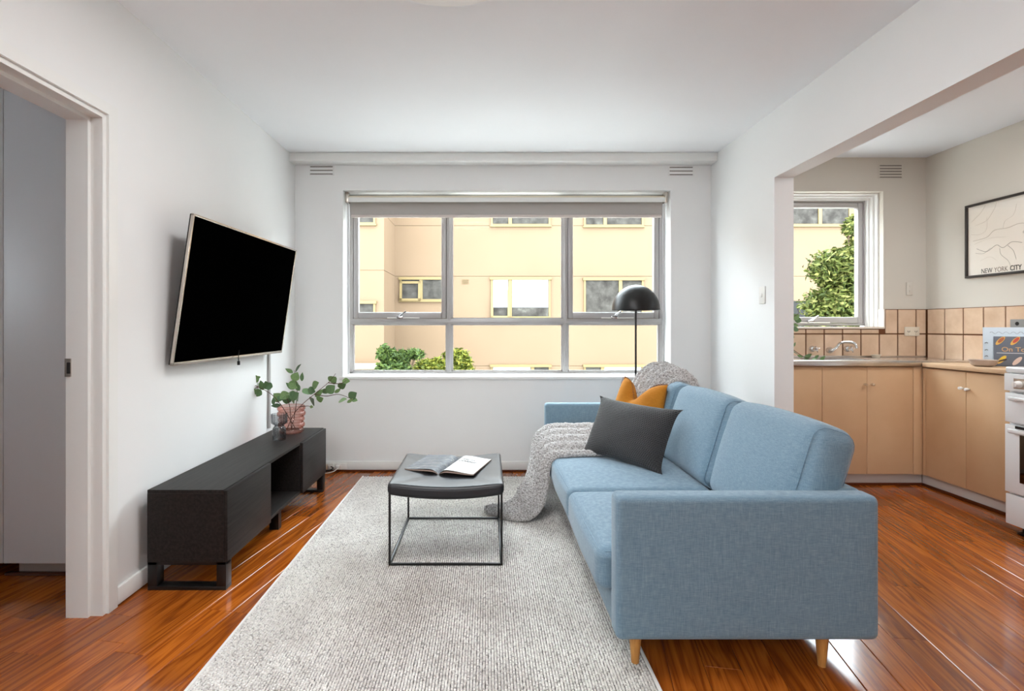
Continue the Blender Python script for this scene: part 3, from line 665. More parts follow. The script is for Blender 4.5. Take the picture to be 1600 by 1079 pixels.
# magazine: local frame, spine along +y, pages along +-x
mg = thing('magazine', (-.19, 2.82, .36), 'open magazine with dark left page and white right page on the ottoman', 'magazine')
mt = Matrix.Translation((-.195, 2.815, .379)) @ Matrix.Rotation(R(-17), 4, 'Z')
PWd, PL = .185, .155
def sheet(sgn, top, lift, off):
    def f(u, v):
        x = u * PWd; z = lift * math.sin(math.pi * min(1, u * 1.05) ** .6) * (1 - .35 * u) + off * (1 - .2 * u) * min(1, u * 6) + .014 * u ** 2
        return mt @ Vector((sgn * x, (2 * v - 1) * PL, z))
    return f
def pages(name, sgn, lift, th, m_top, off):
    b = B(); f1, f2 = sheet(sgn, 1, lift, off + th), sheet(sgn, 0, lift, off)
    b.grid(f1, 18, 6); b.grid(f2, 18, 6)
    for v in (0, 1):
        for i in range(18): b.poly([f1(i / 18, v), f1((i + 1) / 18, v), f2((i + 1) / 18, v), f2(i / 18, v)])
    for j in range(6): b.poly([f1(1, j / 6), f1(1, (j + 1) / 6), f2(1, (j + 1) / 6), f2(1, j / 6)])
    return obj(name, b, m_top, mg, 40)
pages('cover', -1, .006, .0008, M.cover_dark, .0); pages('cover', 1, .006, .0008, M.cover_dark, .0)
pages('page_block', -1, .014, .006, M.page_edge, .001); pages('page_block', 1, .016, .006, M.page_edge, .001)
pages('left_page', -1, .021, .0006, M.page_art, .007); rp_ = pages('right_page', 1, .023, .0006, M.page_white, .008)
def page_text(s, size, x, y, shear):
    c = bpy.data.curves.new('t', 'FONT'); c.body = s; c.size = size; c.shear = shear; c.offset = .0002
    o = bpy.data.objects.new('t', c); COL.objects.link(o); me = bpy.data.meshes.new_from_object(o.evaluated_get(bpy.context.evaluated_depsgraph_get())); bpy.data.objects.remove(o)
    f = sheet(1, 1, .023, .0086 + .0006); 
    for v in me.vertices:
        u = (x + v.co.x) / PWd; q = (y + v.co.y + PL) / (2 * PL); v.co = f(u, q) + Vector((0, 0, .0006))
    me.materials.clear(); link_mesh('page_lettering', me, M.ink_black, rp_, 0)
page_text('life in', .032, .045, .065, .45); page_text('colour', .038, .035, .03, .45)

# ================================================================ TV AND TV UNIT
ux0, ux1, uy0, uy1, uz0, uz1 = -1.444, -1.12, 2.267, 3.663, .12, .428
un = thing('tv_unit', ((ux0 + ux1) / 2, (uy0 + uy1) / 2, 0), 'long low black timber media unit with an open niche and sled legs', 'cabinet')
s1, s2, tk = uy0 + .463, uy0 + .933, .016
b = B().box(ux0, ux1, uy0, uy1, uz1 - tk, uz1, .0012).box(ux0, ux1 - .0, uy0, uy1, uz0, uz0 + tk, .0012)
b.box(ux0, ux1, uy0, uy0 + tk, uz0 + tk, uz1 - tk).box(ux0, ux1, uy1 - tk, uy1, uz0 + tk, uz1 - tk).box(ux0, ux1, s1 - tk / 2, s1 + tk / 2, uz0 + tk, uz1 - tk).box(ux0, ux1, s2 - tk / 2, s2 + tk / 2, uz0 + tk, uz1 - tk)
obj('carcass', b, M.black_oak, un, 0)
obj('back_panel', B().box(ux0, ux0 + .006, uy0 + tk, uy1 - tk, uz0 + tk, uz1 - tk), M.unit_inside, un)
obj('door', B().box(ux1 + .0005, ux1 + .017, uy0 + .002, s1 - .003, uz0 + .001, uz1 - .004, .0012), M.black_oak, un)
obj('door', B().box(ux1 + .0005, ux1 + .017, s2 + .003, uy1 - .002, uz0 + .001, uz1 - .004, .0012), M.black_oak, un)
def sled(y):
    b = B().box(ux0, ux1 + .01, y, y + .05, .0, .016, .001).box(ux0, ux0 + .04, y, y + .05, .016, uz0, .001).box(ux1 - .030, ux1 + .01, y, y + .05, .016, uz0, .001).box(ux0, ux1 + .01, y, y + .05, uz0 - .012, uz0)
    obj('sled_leg', b, M.black_metal, un)
sled(uy0 + .002); sled(uy1 - .052)
obj('centre_foot', B().box(ux1 - .08, ux1 - .03, (s1 + s2) / 2 - .02, (s1 + s2) / 2 + .02, 0, uz0), M.black_metal, un)
# television
TLc, BLc, TRc = P(303, 334, 2.45), P(268, 571, 2.45), P(463, 391, 3.65)
xd = (TRc - TLc); wv_ = xd.length; zd = TLc - BLc; hv = zd.length
mt = frame_from((TLc + xd / 2 - zd / 2), xd, zd)                 # local y = out of the back? z up, x along
back = (mt.to_3x3() @ Vector((0, 1, 0))).x < 0                     # is +y towards the wall
sy = 1 if back else -1
tv = thing('television', (-1.40, 3.05, .95), 'large black flat screen television mounted on the left wall', 'television')
w2_, h2_ = wv_ / 2, hv / 2
obj('shell', B().box(-w2_, w2_, 0, sy * .018, -h2_, h2_, .003).box(-w2_ * .7, w2_ * .7, sy * .018, sy * .042, -h2_ * .8, h2_ * .45, .01).xf(mt), M.black_plastic, tv)
f = B(); k = .008
f.box(-w2_ - .002, w2_ + .002, -sy * .003, sy * .010, h2_ - k, h2_ + .002, .001).box(-w2_ - .002, w2_ + .002, -sy * .003, sy * .010, -h2_ - .002, -h2_ + k * 1.7, .001).box(-w2_ - .002, -w2_ + k, -sy * .003, sy * .010, -h2_, h2_, .001).box(w2_ - k, w2_ + .002, -sy * .003, sy * .010, -h2_, h2_, .001)
obj('bezel', f.xf(mt), M.silver_trim, tv)
obj('screen', B().box(-w2_ + k, w2_ - k, -sy * .001, sy * .002, -h2_ + k * 1.7, h2_ - k).xf(mt), M.tv_screen, tv, 0)
c0 = mt @ Vector((0, sy * .03, .05))
obj('wall_bracket', B().box(XL + .0005, XL + .008, 2.85, 3.25, 1.2, 1.5).box(XL + .008, -1.415, 2.88, 2.92, 1.36, 1.48).box(XL + .008, -1.415, 3.18, 3.22, 1.36, 1.48), M.black_metal, tv)
p = P(383, 556, 2.98)
obj('dangling_cable', B().tube([(XL + .09, 3.02, .99), (XL + .085, 3.02, .95), (XL + .087, 3.02, .925)], .003, 6).box(XL + .08, XL + .094, 3.015, 3.025, .905, .928, .002), M.black_plastic, tv)
obj('cable_cover', B().box(XL + .0002, XL + .014, 3.625, 3.652, .43, 1.05, .002), M.frame_metal, None); tag(bpy.data.objects['cable_cover'], 'grey vertical cable cover strip on the wall under the television', 'cable cover')
# ================================================================ VASES AND BRANCHES
vz = uz1 + .0005
vc = Vector((-1.278, 3.49, vz)); prof = [(0, 0), (.060, 0)]; 
for k in range(5):
    zc, rr_ = .018 + k * .036, .066 + .0025 * k + (.004 if k % 2 else 0)
    for t in range(9):
        a = -math.pi / 2 + math.pi * t / 8; prof.append((rr_ + .013 * math.cos(a), zc + .0175 * math.sin(a)))
inner = [(max(0, r_ - .004), z_ + (.004 if z_ < .01 else 0)) for r_, z_ in prof[1:]][::-1]
pv = obj('ribbed_vase', B().lathe(prof + inner + [(0, .004)], vc, 40), M.rose_glass, None, 60); tag(pv, 'rose pink glass vase of stacked rings holding leafy branches', 'vase')
cc = Vector((-1.272, 3.27, vz))
prof = [(0, 0), (.037, 0), (.038, .004), (.038, .07), (.030, .082), (.026, .088), (.034, .096), (.046, .104), (.047, .16), (.044, .16), (.043, .107), (.03, .098), (.022, .09), (.027, .082), (.034, .07), (.034, .006), (0, .006)]
sv = obj('fluted_vase', B().lathe(prof, cc, 72, 'Z', (.035, 18, lambda i: 1 if 2 <= i <= 14 else 0)), M.smoke_glass, None, 60); tag(sv, 'small clear grey fluted glass vase beside the pink one', 'vase')
leaf_me = {}
def leaf_mesh(kind):
    if kind in leaf_me: return leaf_me[kind]
    b = B(); n = 8; half = .47 if kind == 'round' else .24
    def f(u, v):
        a = 2 * v - 1; wd = half * math.sin(math.pi * (.02 + .96 * u) ** (.8)) ; return Vector((a * wd, u, .10 * a * a * wd - .10 * u * u + .04 * u))
    b.grid(f, n, 2); me = bpy.data.meshes.new('leaf'); b.bm.to_mesh(me); b.bm.free(); me.materials.append(M.leaf_green); me.shade_smooth(); leaf_me[kind] = me; return me
rl = random.Random(21)
def add_leaf(parent, p, direction, size, kind='round', roll=None):
    d = Vector(direction).normalized(); o = bpy.data.objects.new('leaf', leaf_mesh(kind)); COL.objects.link(o); o.parent = parent
    m = frame_from(p - origin(parent), d.cross(Vector((.2, -.9, .3))) if abs(d.cross(Vector((.2, -.9, .3))).length) > .1 else Vector((1, 0, 0)), Vector((0, -.9, .3)))
    y = d; x = d.cross(Vector((rl.uniform(-.5, .5), -.9, rl.uniform(-.1, .7)))).normalized(); z = x.cross(y)
    mm = Matrix((x, y, z)).transposed().to_4x4(); mm = mm @ Matrix.Rotation(roll if roll is not None else rl.uniform(-.9, .9), 4, 'Y'); mm = mm @ Matrix.Scale(size, 4)
    mm.translation = p - origin(parent); o.matrix_local = mm
def branch(parent, pts, leaves):
    obj('stem', B().tube(spline(pts, 18), [.0030 - .0016 * i / 17 for i in range(18)], 6), M.twig, parent)
q = lambda x, y, dz=0: P(370 + x * .1298, 560 + y * .1298, 3.49 + dz)
pl = thing('branch_arrangement', (vc.x, vc.y, vz + .004), 'green round leaved branches arranged in the pink vase', 'branches')
base = vc + Vector((0, 0, .02))
branch(pl, [base + Vector((.03, 0, 0)), q(560, 600), q(430, 440, -.02), q(260, 340, -.05), q(160, 300, -.06)], 0)
branch(pl, [q(560, 600), q(520, 540, -.02), q(470, 520, -.03)], 0)
branch(pl, [q(260, 340, -.05), q(190, 370, -.06), q(150, 400, -.06)], 0)
branch(pl, [base, q(700, 650), q(720, 500), q(725, 380, .0), q(700, 200, .0), q(690, 140)], 0)
branch(pl, [base + Vector((-.03, 0, 0)), q(690, 660, -.02), q(800, 540, -.04), q(930, 430, -.06), q(1100, 290, -.1), q(1190, 180, -.12)], 0)
branch(pl, [q(930, 430, -.06), q(1080, 450, -.09), q(1230, 430, -.12), q(1390, 490, -.15)], 0)
branch(pl, [q(1100, 290, -.1), q(1240, 300, -.12), q(1320, 260, -.14)], 0)
branch(pl, [base, q(640, 600, -.03), q(620, 520, -.04), q(600, 470, -.05)], 0)
branch(pl, [q(760, 580, -.03), q(850, 570, -.05), q(905, 580, -.06)], 0)
LV = [(135, 265, 80, 0), (215, 245, 75, 0), (245, 235, 55, 0), (150, 412, 95, 0), (195, 390, 70, 0), (250, 405, 80, 0), (300, 320, 85, 0), (360, 320, 75, 0), (385, 330, 70, 0), (490, 462, 90, 0), (530, 480, 70, 0), (570, 445, 85, 0), (605, 485, 85, 0), (650, 415, 85, 0), (690, 445, 90, 0), (735, 470, 75, 0), (680, 495, 70, 0), (440, 512, 60, 1), (470, 565, 75, 1), (640, 330, 85, 1), (690, 320, 95, 0), (735, 340, 70, 0), (660, 285, 70, 1), (705, 215, 80, 0), (735, 112, 95, 1), (785, 218, 75, 1), (630, 145, 70, 1), (835, 395, 75, 0), (900, 385, 75, 0), (945, 315, 85, 0), (910, 510, 95, 0), (1000, 485, 70, 0), (990, 415, 90, 1), (1070, 385, 70, 0), (1130, 365, 90, 0), (1150, 245, 80, 0), (1170, 265, 65, 0), (1215, 385, 65, 1), (1265, 325, 75, 0), (1315, 270, 65, 0), (1275, 500, 80, 0), (1395, 440, 80, 0), (1365, 505, 60, 1), (1420, 500, 50, 0), (740, 605, 50, 1), (900, 580, 30, 0)]
for x, y, s, kd in LV:
    dz = -.05 * abs(x - 650) / 500 + rl.uniform(-.03, .03); sz = s * .1298 * 3.45 / F * (1.42 if kd == 0 else 1.5)
    dirv = Vector(((x - 650) / 500 + rl.uniform(-.6, .6), rl.uniform(-.4, .1), .5 + rl.uniform(-.9, .5)))
    c = q(x, y, dz); add_leaf(pl, c - dirv.normalized() * sz * .5, dirv, sz, 'round' if kd == 0 else 'long')
# ================================================================ FLOOR LAMP
lx, ly = 1.122, 4.0
lp = thing('floor_lamp', (lx, ly, 0), 'black floor lamp with dome shade standing behind the sofa arm', 'lamp')
obj('base', B().lathe([(0, .014), (0, 0), (.105, 0), (.105, .012), (.10, .016), (.012, .018), (0, .018)][1:], (lx, ly, 0), 40), M.black_metal, lp)
obj('pole', B().lathe([(0, .016), (.0075, .016), (.0075, 1.40), (0, 1.40)], (lx, ly, 0), 14), M.black_metal, lp)
dome = [(.176 * math.cos(R(a)), 1.248 + .188 * math.sin(R(a))) for a in range(0, 91, 6)]; inn = [(.171 * math.cos(R(a)), 1.248 + .183 * math.sin(R(a))) for a in range(90, -1, -6)]
obj('shade', B().lathe([(.178, 1.2465), (.178, 1.2485)] + dome + inn + [(.178, 1.2465)], (lx, ly, 0), 48), M.black_metal, lp)
obj('bulb_holder', B().lathe([(0, 1.33), (.02, 1.33), (.02, 1.40), (0, 1.40)], (lx, ly, 0), 16), M.black_plastic, lp)
# ================================================================ SMALL WALL AND FLOOR ITEMS
sw = thing('light_switch', (XR, 3.38, .98), 'white light switch on the wall end by the kitchen opening', 'switch')
p = P(1192, 461, F * XR / (1192 - VX)); y = p.y
obj('plate', B().box(XR - .008, XR - .0003, y - .035, y + .035, p.z - .055, p.z + .055, .003), M.white_plastic, sw); obj('rocker', B().box(XR - .013, XR - .007, y - .010, y + .010, p.z - .012, p.z + .012, .002), M.white_plastic, sw)
pb = thing('power_socket', (P(525, 735, D - .02).x, D - .02, .01), 'white double power socket with plugs on the skirting board behind the media unit', 'socket')
a, c = P(508, 727.5, D), P(543.5, 737.5, D); yy = D - .017
obj('plate', B().box(a.x - .05, c.x, yy - .010, yy, .016, .066, .003), M.white_plastic, pb)
obj('plug', B().box(a.x + .045, a.x + .085, yy - .05, yy - .009, .03, .075, .006), M.white_plastic, pb); obj('plug', B().box(a.x + .10, a.x + .13, yy - .045, yy - .009, .025, .058, .006), M.white_plastic, pb); obj('plug', B().box(a.x - .01, a.x + .03, yy - .03, yy - .009, .02, .06, .004), M.cream_plastic, pb)
obj('cable', B().tube(spline([(a.x + .115, yy - .044, .035), (a.x + .09, yy - .08, .02), (a.x + .03, yy - .10, .012), (a.x - .06, yy - .12, .02), (a.x - .12, yy - .25, .03)], 20), .004, 8), M.white_plastic, pb)
obj('cable', B().tube(spline([(a.x + .065, yy - .048, .05), (a.x + .09, yy - .08, .045), (a.x + .05, yy - .10, .03), (a.x - .02, yy - .10, .02), (a.x - .09, yy - .16, .03)], 20), .004, 8), M.black_plastic, pb)
# wardrobe seen through the doorway
wd = thing('wardrobe', (-1.9, 2.6, 0), 'grey painted wardrobe panels seen through the bedroom doorway', 'wardrobe')
xs = P(5, 500, 2.33).x
obj('carcass', B().box(xs - .009, XL - .117, 2.352, YB - .002, .087, 2.3), M.door_paint, wd)
obj('door', B().box(xs + .0015, XL - .118, 2.33, 2.35, .087, 2.3, .002), M.door_paint, wd); obj('door', B().box(xs - .9, xs - .0015, 2.33, 2.35, .087, 2.3, .002), M.door_paint, wd)
obj('end_panel', B().box(xs - .9, xs - .88, 2.352, YB - .002, 0, 2.3), M.door_paint, wd)
kx = P(30, 0, 2.42).x
obj('plinth', B().box(kx, XL - .117, 2.42, 2.44, .0, .087), M.kick_white, wd); obj('beading', B().box(kx - .05, XL - .117, 2.398, 2.419, 0, .014, .005), M.floor_quad, wd)

# ================================================================ KITCHEN
BY, BX = 3.74, 3.06            # fronts of the sink run and of the side run
SK = 2.92                      # far side of the stove
ST_Z = .886
# tiles on recessed grout beds, each tile an object of its own
def tile_bed(parent, x0, x1, y0, y1, z0, z1): obj('grout_bed', B().box(x0, x1, y0, y1, z0, z1), M.tile_grout, parent)
tz = [.872, 1.066, 1.258]
tile_bed(wk, XR2, XK - .004, D - .0045, D - .0003, .86, KZ0 - .013); tile_bed(wk, KX1 + .004, XK - .004, D - .0045, D - .0003, KZ0 - .013, tz[2])
tile_bed(wks, XK - .0045, XK - .0003, 2.4, D - .0045, .86, tz[2])
tile_me = {}
def tile(parent, axis, a, c, z0, z1):
    g = .0095; w, h = c - a - g, z1 - z0 - g; key = (axis, round(w, 4), round(h, 4))
    if key not in tile_me:
        b = B().box(-w / 2, w / 2, -.009, 0, -h / 2, h / 2, .002, 1) if axis == 'x' else B().box(-.009, 0, -w / 2, w / 2, -h / 2, h / 2, .002, 1)
        me = bpy.data.meshes.new('tile'); bmesh.ops.recalc_face_normals(b.bm, faces=b.bm.faces); b.bm.to_mesh(me); b.bm.free(); me.materials.append(M.wall_tile); tile_me[key] = me
    o = bpy.data.objects.new('tile', tile_me[key]); COL.objects.link(o); o.parent = parent
    o.location = (Vector(((a + c) / 2, D - .003, (z0 + z1) / 2)) if axis == 'x' else Vector((XK - .003, (a + c) / 2, (z0 + z1) / 2))) - origin(parent)
gx = [2.484 + .1428 * i for i in range(-4, 7)]
for i, a in enumerate(gx):
    c = min(a + .1428, XK - .008)
    if c - a < .02: continue
    tile(wk, 'x', a, c, tz[0], tz[1])
    if a > KX1 - .06: tile(wk, 'x', max(a, KX1 + .006), c, tz[1], tz[2])
    else: tile(wk, 'x', a, c, tz[1], KZ0 - .014)
gy = [4.128 - .1555 * i for i in range(0, 11)]
for a in gy:
    for k in (0, 1): tile(wks, 'y', a - .1555, a, tz[k], tz[k + 1])
# cabinets
def knob(door, x, y, z, axis, m):
    b = B()
    if axis == 'y': b.lathe([(0, -.028), (.008, -.028), (.010, -.022), (.010, -.012), (.006, -.006), (.006, 0), (0, 0)], (x, y, z), 16, 'Y')
    else: b.lathe([(0, -.028), (.008, -.028), (.010, -.022), (.010, -.012), (.006, -.006), (.006, 0), (0, 0)], (x, y, z), 16, 'X')
    obj('knob', b, m, door)
sc = thing('sink_cabinet', (2.45, BY + .2, 0), 'beige laminate sink cabinet with plain doors below the kitchen window', 'cabinet')
xd = [XR2 + .002, P(1284.5, 0, BY).x, P(1355, 0, BY).x, P(1427, 0, BY).x]
obj('carcass', B().box(XR2 + .002, BX + .033, BY + .0185, D - .01, .085, .844), M.cabinet_laminate, sc)
obj('door', B().box(xd[0] + .03, xd[1] - .0015, BY, BY + .018, .088, .838, .0012), M.cabinet_laminate, sc)
dl = obj('door', B().box(xd[1] + .0015, xd[2] - .0015, BY, BY + .018, .088, .838, .0012), M.cabinet_laminate, sc)
dr = obj('door', B().box(xd[2] + .0015, xd[3] - .0015, BY, BY + .018, .088, .838, .0012), M.cabinet_laminate, sc)
knob(dl, P(1350, 0, BY).x, BY, P(0, 600, BY).z, 'y', M.chrome); knob(dr, P(1361, 0, BY).x, BY, P(0, 600, BY).z, 'y', M.chrome)
obj('corner_post', B().box(xd[3] + .0015, BX - .001, BY - .002, BY + .018, .085, .842, .001), M.cabinet_laminate, sc)
obj('plinth', B().box(XR2, BX + .03, BY + .04, BY + .052, 0, .086), M.kick_white, sc); obj('beading', B().box(XR2, BX + .03, BY + .026, BY + .0395, 0, .018, .004), M.floor_quad, sc)
rc = thing('base_cabinet', (3.24, 3.3, 0), 'beige laminate base cabinet between the kitchen corner and the stove', 'cabinet')
yd = [F * BX / (1446 - VX), F * BX / (1509.4 - VX), F * BX / (1509.4 - VX) - .315]
obj('carcass', B().box(BX + .0185, XK - .01, SK + .008, BY + .0175, .085, .835), M.cabinet_laminate, rc)
obj('filler', B().box(BX, BX + .018, yd[0] + .0015, BY - .003, .085, .832, .001), M.cabinet_laminate, rc)
da = obj('door', B().box(BX, BX + .018, yd[1] + .0015, yd[0] - .0015, .088, .832, .0012), M.cabinet_laminate, rc)
db = obj('door', B().box(BX, BX + .018, yd[2] + .0015, yd[1] - .0015, .088, .832, .0012), M.cabinet_laminate, rc)
knob(da, BX, yd[1] + .022, H - (606 - VY) * 3.42 / F, 'x', M.white_plastic); knob(db, BX, yd[1] - .022, H - (608 - VY) * 3.38 / F, 'x', M.white_plastic)
obj('end_filler', B().box(BX, BX + .018, SK + .008, yd[2] - .0015, .085, .832, .001), M.cabinet_laminate, rc)
obj('plinth', B().box(BX + .035, BX + .047, SK + .008, BY + .04, 0, .086), M.kick_white, rc); obj('beading', B().box(BX + .022, BX + .0345, SK + .008, BY + .03, 0, .018, .004), M.floor_quad, rc)
# worktops
wt = obj('worktop', B().box(BX - .02, XK - .006, SK + .008, BY - .022, .842, .872, .004), M.worktop_laminate, None); tag(wt, 'beige laminate worktop running along the side wall to the stove', 'worktop')
# stainless sink bench with bowl
sk = thing('sink_bench', (2.6, BY + .2, .845), 'stainless steel sink bench top with rolled front edge', 'sink')
y0, y1, X0, X1 = BY - .02, D - .011, XR2 + .002, XK - .012
bx0, bx1, by0, by1 = 2.30, 2.76, 3.80, 4.06
b = B().box(X0, X1, y0, by0, ST_Z - .03, ST_Z, .008, 3).box(X0, bx0, by0, by1, ST_Z - .03, ST_Z).box(bx1, X1, by0, by1, ST_Z - .03, ST_Z).box(X0, X1, by1, y1, ST_Z - .03, ST_Z)
obj('bench', b, M.steel, sk)
bw = B().box(bx0, bx0 + .004, by0, by1, ST_Z - .038, ST_Z - .001).box(bx1 - .004, bx1, by0, by1, ST_Z - .038, ST_Z - .001).box(bx0, bx1, by0, by0 + .004, ST_Z - .038, ST_Z - .001).box(bx0, bx1, by1 - .004, by1, ST_Z - .038, ST_Z - .001).box(bx0, bx1, by0, by1, ST_Z - .0415, ST_Z - .038)
obj('bowl', bw, M.steel, sk)
obj('front_roll', B().box(X0, BX - .022, y0 - .004, y0 + .012, ST_Z - .040, ST_Z + .001, .006, 3), M.steel, sk)
obj('upstand', B().box(X0, XK - .013, y1 - .008, y1, ST_Z, ST_Z + .012, .003), M.steel, sk)
# wall taps
tp = thing('wall_tap', (2.70, D - .012, 1.0), 'chrome wall mounted tap set with swan neck spout over the sink', 'tap')
yw = D - .0125
def handle(px, py):
    p = P(px, py, D - .05)
    h = obj('handle', B().lathe([(0, 0), (.024, 0), (.026, -.008), (.020, -.024), (.012, -.034), (.011, -.052), (.015, -.056), (.015, -.066), (0, -.07)], (p.x, yw, p.z), 20, 'Y'), M.chrome, tp)
    for a in (20, 110, 200, 290): obj('tap_arm', B().tube([(p.x, yw - .06, p.z), (p.x + .026 * math.cos(R(a)), yw - .062, p.z + .026 * math.sin(R(a)))], [.005, .004], 8), M.chrome, h)
handle(1273, 545); handle(1328, 545)
p = P(1299, 547, D - .04)
obj('spout_base', B().lathe([(0, 0), (.026, 0), (.027, -.01), (.018, -.03), (.014, -.04), (0, -.042)], (p.x, yw, p.z), 20, 'Y'), M.chrome, tp)
obj('spout', B().tube(spline([(p.x, yw - .03, p.z), (p.x + .022, yw - .05, p.z + .02), (p.x + .038, yw - .07, p.z + .055), (p.x + .060, yw - .12, p.z + .066), (p.x + .082, yw - .17, p.z + .056), (p.x + .088, yw - .185, p.z + .022)], 24), [.011 - .002 * i / 23 for i in range(24)], 12), M.chrome, tp)
# soap dish, sockets
p = P(1367, 559, D - .05); sd = obj('soap_dish', B().lathe([(0, .0), (.024, 0), (.034, .022), (.031, .022), (.022, .005), (0, .005)], (p.x, D - .062, ST_Z + .0005), 28), M.soap_dish, None); tag(sd, 'small cream soap dish on the sink bench', 'dish')
def socket(px, py, w, h, label, name='wall_socket', m=None, y=D - .0125, holes=True):
    p = P(px, py, y); t = thing(name, (p.x, y, p.z - h / 2), label, 'socket' if holes else 'switch')
    obj('plate', B().box(p.x - w / 2, p.x + w / 2, y - .010, y - .0003, p.z - h / 2, p.z + h / 2, .002), m or M.cream_plastic, t)
    if holes:
        for s in (-1, 1):
            for k in (-1, 0, 1): obj('pin_hole', B().box(p.x + s * w * .25 + k * .008 - .0015, p.x + s * w * .25 + k * .008 + .0015, y - .011, y - .0098, p.z - .004 - .005 * (k == 0), p.z + .005 - .005 * (k == 0)), M.dark_gap, t, 0)
            obj('rocker', B().box(p.x + s * w * .25 - .006, p.x + s * w * .25 + .006, y - .013, y - .0098, p.z - .025, p.z - .014, .001), m or M.cream_plastic, t)
    else:
        for k in (-1, 1): obj('rocker', B().box(p.x - .006, p.x + .006, y - .013, y - .0098, p.z + k * .02 - .008, p.z + k * .02 + .008, .001), m, t)
socket(1424, 517.5, .112, .070, 'cream double power socket on the kitchen tiles')
socket(1420, 451, .045, .098, 'narrow switch plate on the kitchen wall beside the window', 'wall_switch', M.kitchen_wall_paint, D - .0003, False)
# framed map on the side wall
y0, y1, z0, z1 = 3.30, 3.793, 1.465, 1.98
fm = thing('framed_map', (XK, (y0 + y1) / 2, z0), 'black framed map print lettered NEW YORK CITY on the kitchen wall', 'picture')
xf_ = XK - .022; k = .016
b = B().box(xf_, XK - .0005, y0, y1, z1 - k, z1, .0015).box(xf_, XK - .0005, y0, y1, z0, z0 + k, .0015).box(xf_, XK - .0005, y0, y0 + k, z0 + k, z1 - k, .0015).box(xf_, XK - .0005, y1 - k, y1, z0 + k, z1 - k, .0015)
obj('frame', b, M.ebony_frame, fm)
obj('print', B().box(XK - .009, XK - .001, y0 + k, y1 - k, z0 + k, z1 - k), M.paper, fm, 0)
obj('glass', B().box(XK - .0165, XK - .0155, y0 + k, y1 - k, z0 + k, z1 - k), M.picture_glass, fm, 0)
mw = Matrix.Translation((XK - .0095, y1 - k - .098, z0 + k + .008)) @ Matrix(((0, 0, -1, 0), (-1, 0, 0, 0), (0, 1, 0, 0), (0, 0, 0, 1))) @ Matrix.Diagonal((.76, 1, 1, 1))
text('lettering', 'NEW', .046, M.ink_black, fm, mw); text('lettering', 'YORK', .046, M.ink_grey, fm, mw @ Matrix.Translation((.124, 0, 0))); text('lettering', 'CITY', .046, M.ink_black, fm, mw @ Matrix.Translation((.266, 0, 0)), offset=.0009)
def mapline(pts, r, m): obj('map_line', B().tube([(XK - .0096, y1 - k - u * (y1 - y0 - 2 * k), z1 - k - v * (z1 - z0 - 2 * k)) for u, v in pts], r, 4), m, fm, 0)
ml = [([(.05, .22), (.2, .12), (.28, .02)], .0006, 0), ([(.12, .28), (.3, .24), (.42, .1), (.45, .02)], .0006, 0), ([(.08, .50), (.3, .48), (.42, .40), (.62, .40), (.8, .37), (.98, .42)], .0011, 0), ([(.1, .55), (.35, .5), (.6, .52)], .0005, 0), ([(.14, .62), (.3, .68), (.45, .61), (.55, .66), (.68, .60), (.82, .63)], .0010, 1), ([(.12, .68), (.25, .70), (.36, .64)], .0007, 1), ([(.5, .66), (.52, .75), (.62, .84), (.66, .92)], .0007, 1), ([(.62, .64), (.70, .72), (.74, .84)], .0008, 1), ([(.83, .50), (.9, .42), (.95, .32)], .0011, 1), ([(.84, .5), (.92, .6), (.9, .76), (.96, .8)], .001, 1), ([(.05, .4), (.2, .42), (.3, .36), (.3, .2)], .0005, 0), ([(.55, .4), (.58, .3), (.7, .24), (.75, .1)], .0005, 0), ([(.2, .8), (.35, .76), (.45, .82)], .0005, 0)]
for pts, r_, c_ in ml: mapline([tuple(x) for x in spline(pts, len(pts) * 5)], r_, M.map_ink if c_ else M.map_line)
# bowl with a spoon, cookbooks, stone board
wz = .8722
p = Vector((3.128, 3.352, wz)); bo = thing('stoneware_bowl', p, 'shallow pale stoneware bowl on the worktop beside the cookbook', 'bowl')
obj('bowl', B().lathe([(0, 0), (.04, 0), (.060, .012), (.072, .042), (.069, .042), (.056, .014), (.036, .005), (0, .005)], p, 32), M.stoneware, bo)
obj('spoon', B().tube([p + Vector((.01, -.01, .010)), p + Vector((.04, -.03, .028)), p + Vector((.10, -.045, .048))], [.008, .004, .005], 8), M.spoon_wood, bo)
def book(name, x0, x1, y, h, t, lean, m, label):
    tt = thing(name, ((x0 + x1) / 2, y, wz), label, 'book'); mt = Matrix.Translation((x0, y, wz)) @ Matrix.Rotation(R(-38), 4, 'Z') @ Matrix.Rotation(R(-lean), 4, 'X')
    return tt, mt
bk, mt = book('cookbook', 3.228, 3.38, 3.385, .2, .02, 7, None, 'slate grey cookbook titled On Toast propped on the worktop')
BW, BH = .205, .19
obj('cover', B().box(0, BW, 0, .018, .002, BH, .001).xf(mt), M.book_slate, bk); obj('pages', B().box(.003, BW - .003, .004, .014, .005, BH + .0005).xf(mt), M.book_white, bk)
up = mt @ Matrix(((1, 0, 0, 0), (0, 0, -1, 0), (0, 1, 0, 0), (0, 0, 0, 1)))
text('title', 'On Toast', .040, M.book_gold, bk, up @ Matrix.Translation((.034, .095, .0012)), offset=.0006)
obj('rule_line', B().box(.012, .15, -.0012, 0, .083, .086).xf(mt), M.book_white, bk, 0)
def slice_(cx, cz, m1, m2, s=1.1):
    mm = mt @ Matrix.Translation((cx, -.001, cz)) @ Matrix.Rotation(R(38), 4, 'Y')
    def ell(a, c, yy): return [mm @ Vector((a * math.cos(q), yy, c * math.sin(q))) for q in [2 * math.pi * i / 16 for i in range(16)]]
    obj('toast_picture', B().poly(ell(.011 * s, .030 * s, -.0004)), m1, bk, 0); obj('topping_picture', B().poly([q + mm.to_3x3() @ Vector((0, 0, .006)) for q in ell(.008 * s, .020 * s, -.0010)]), m2, bk, 0)
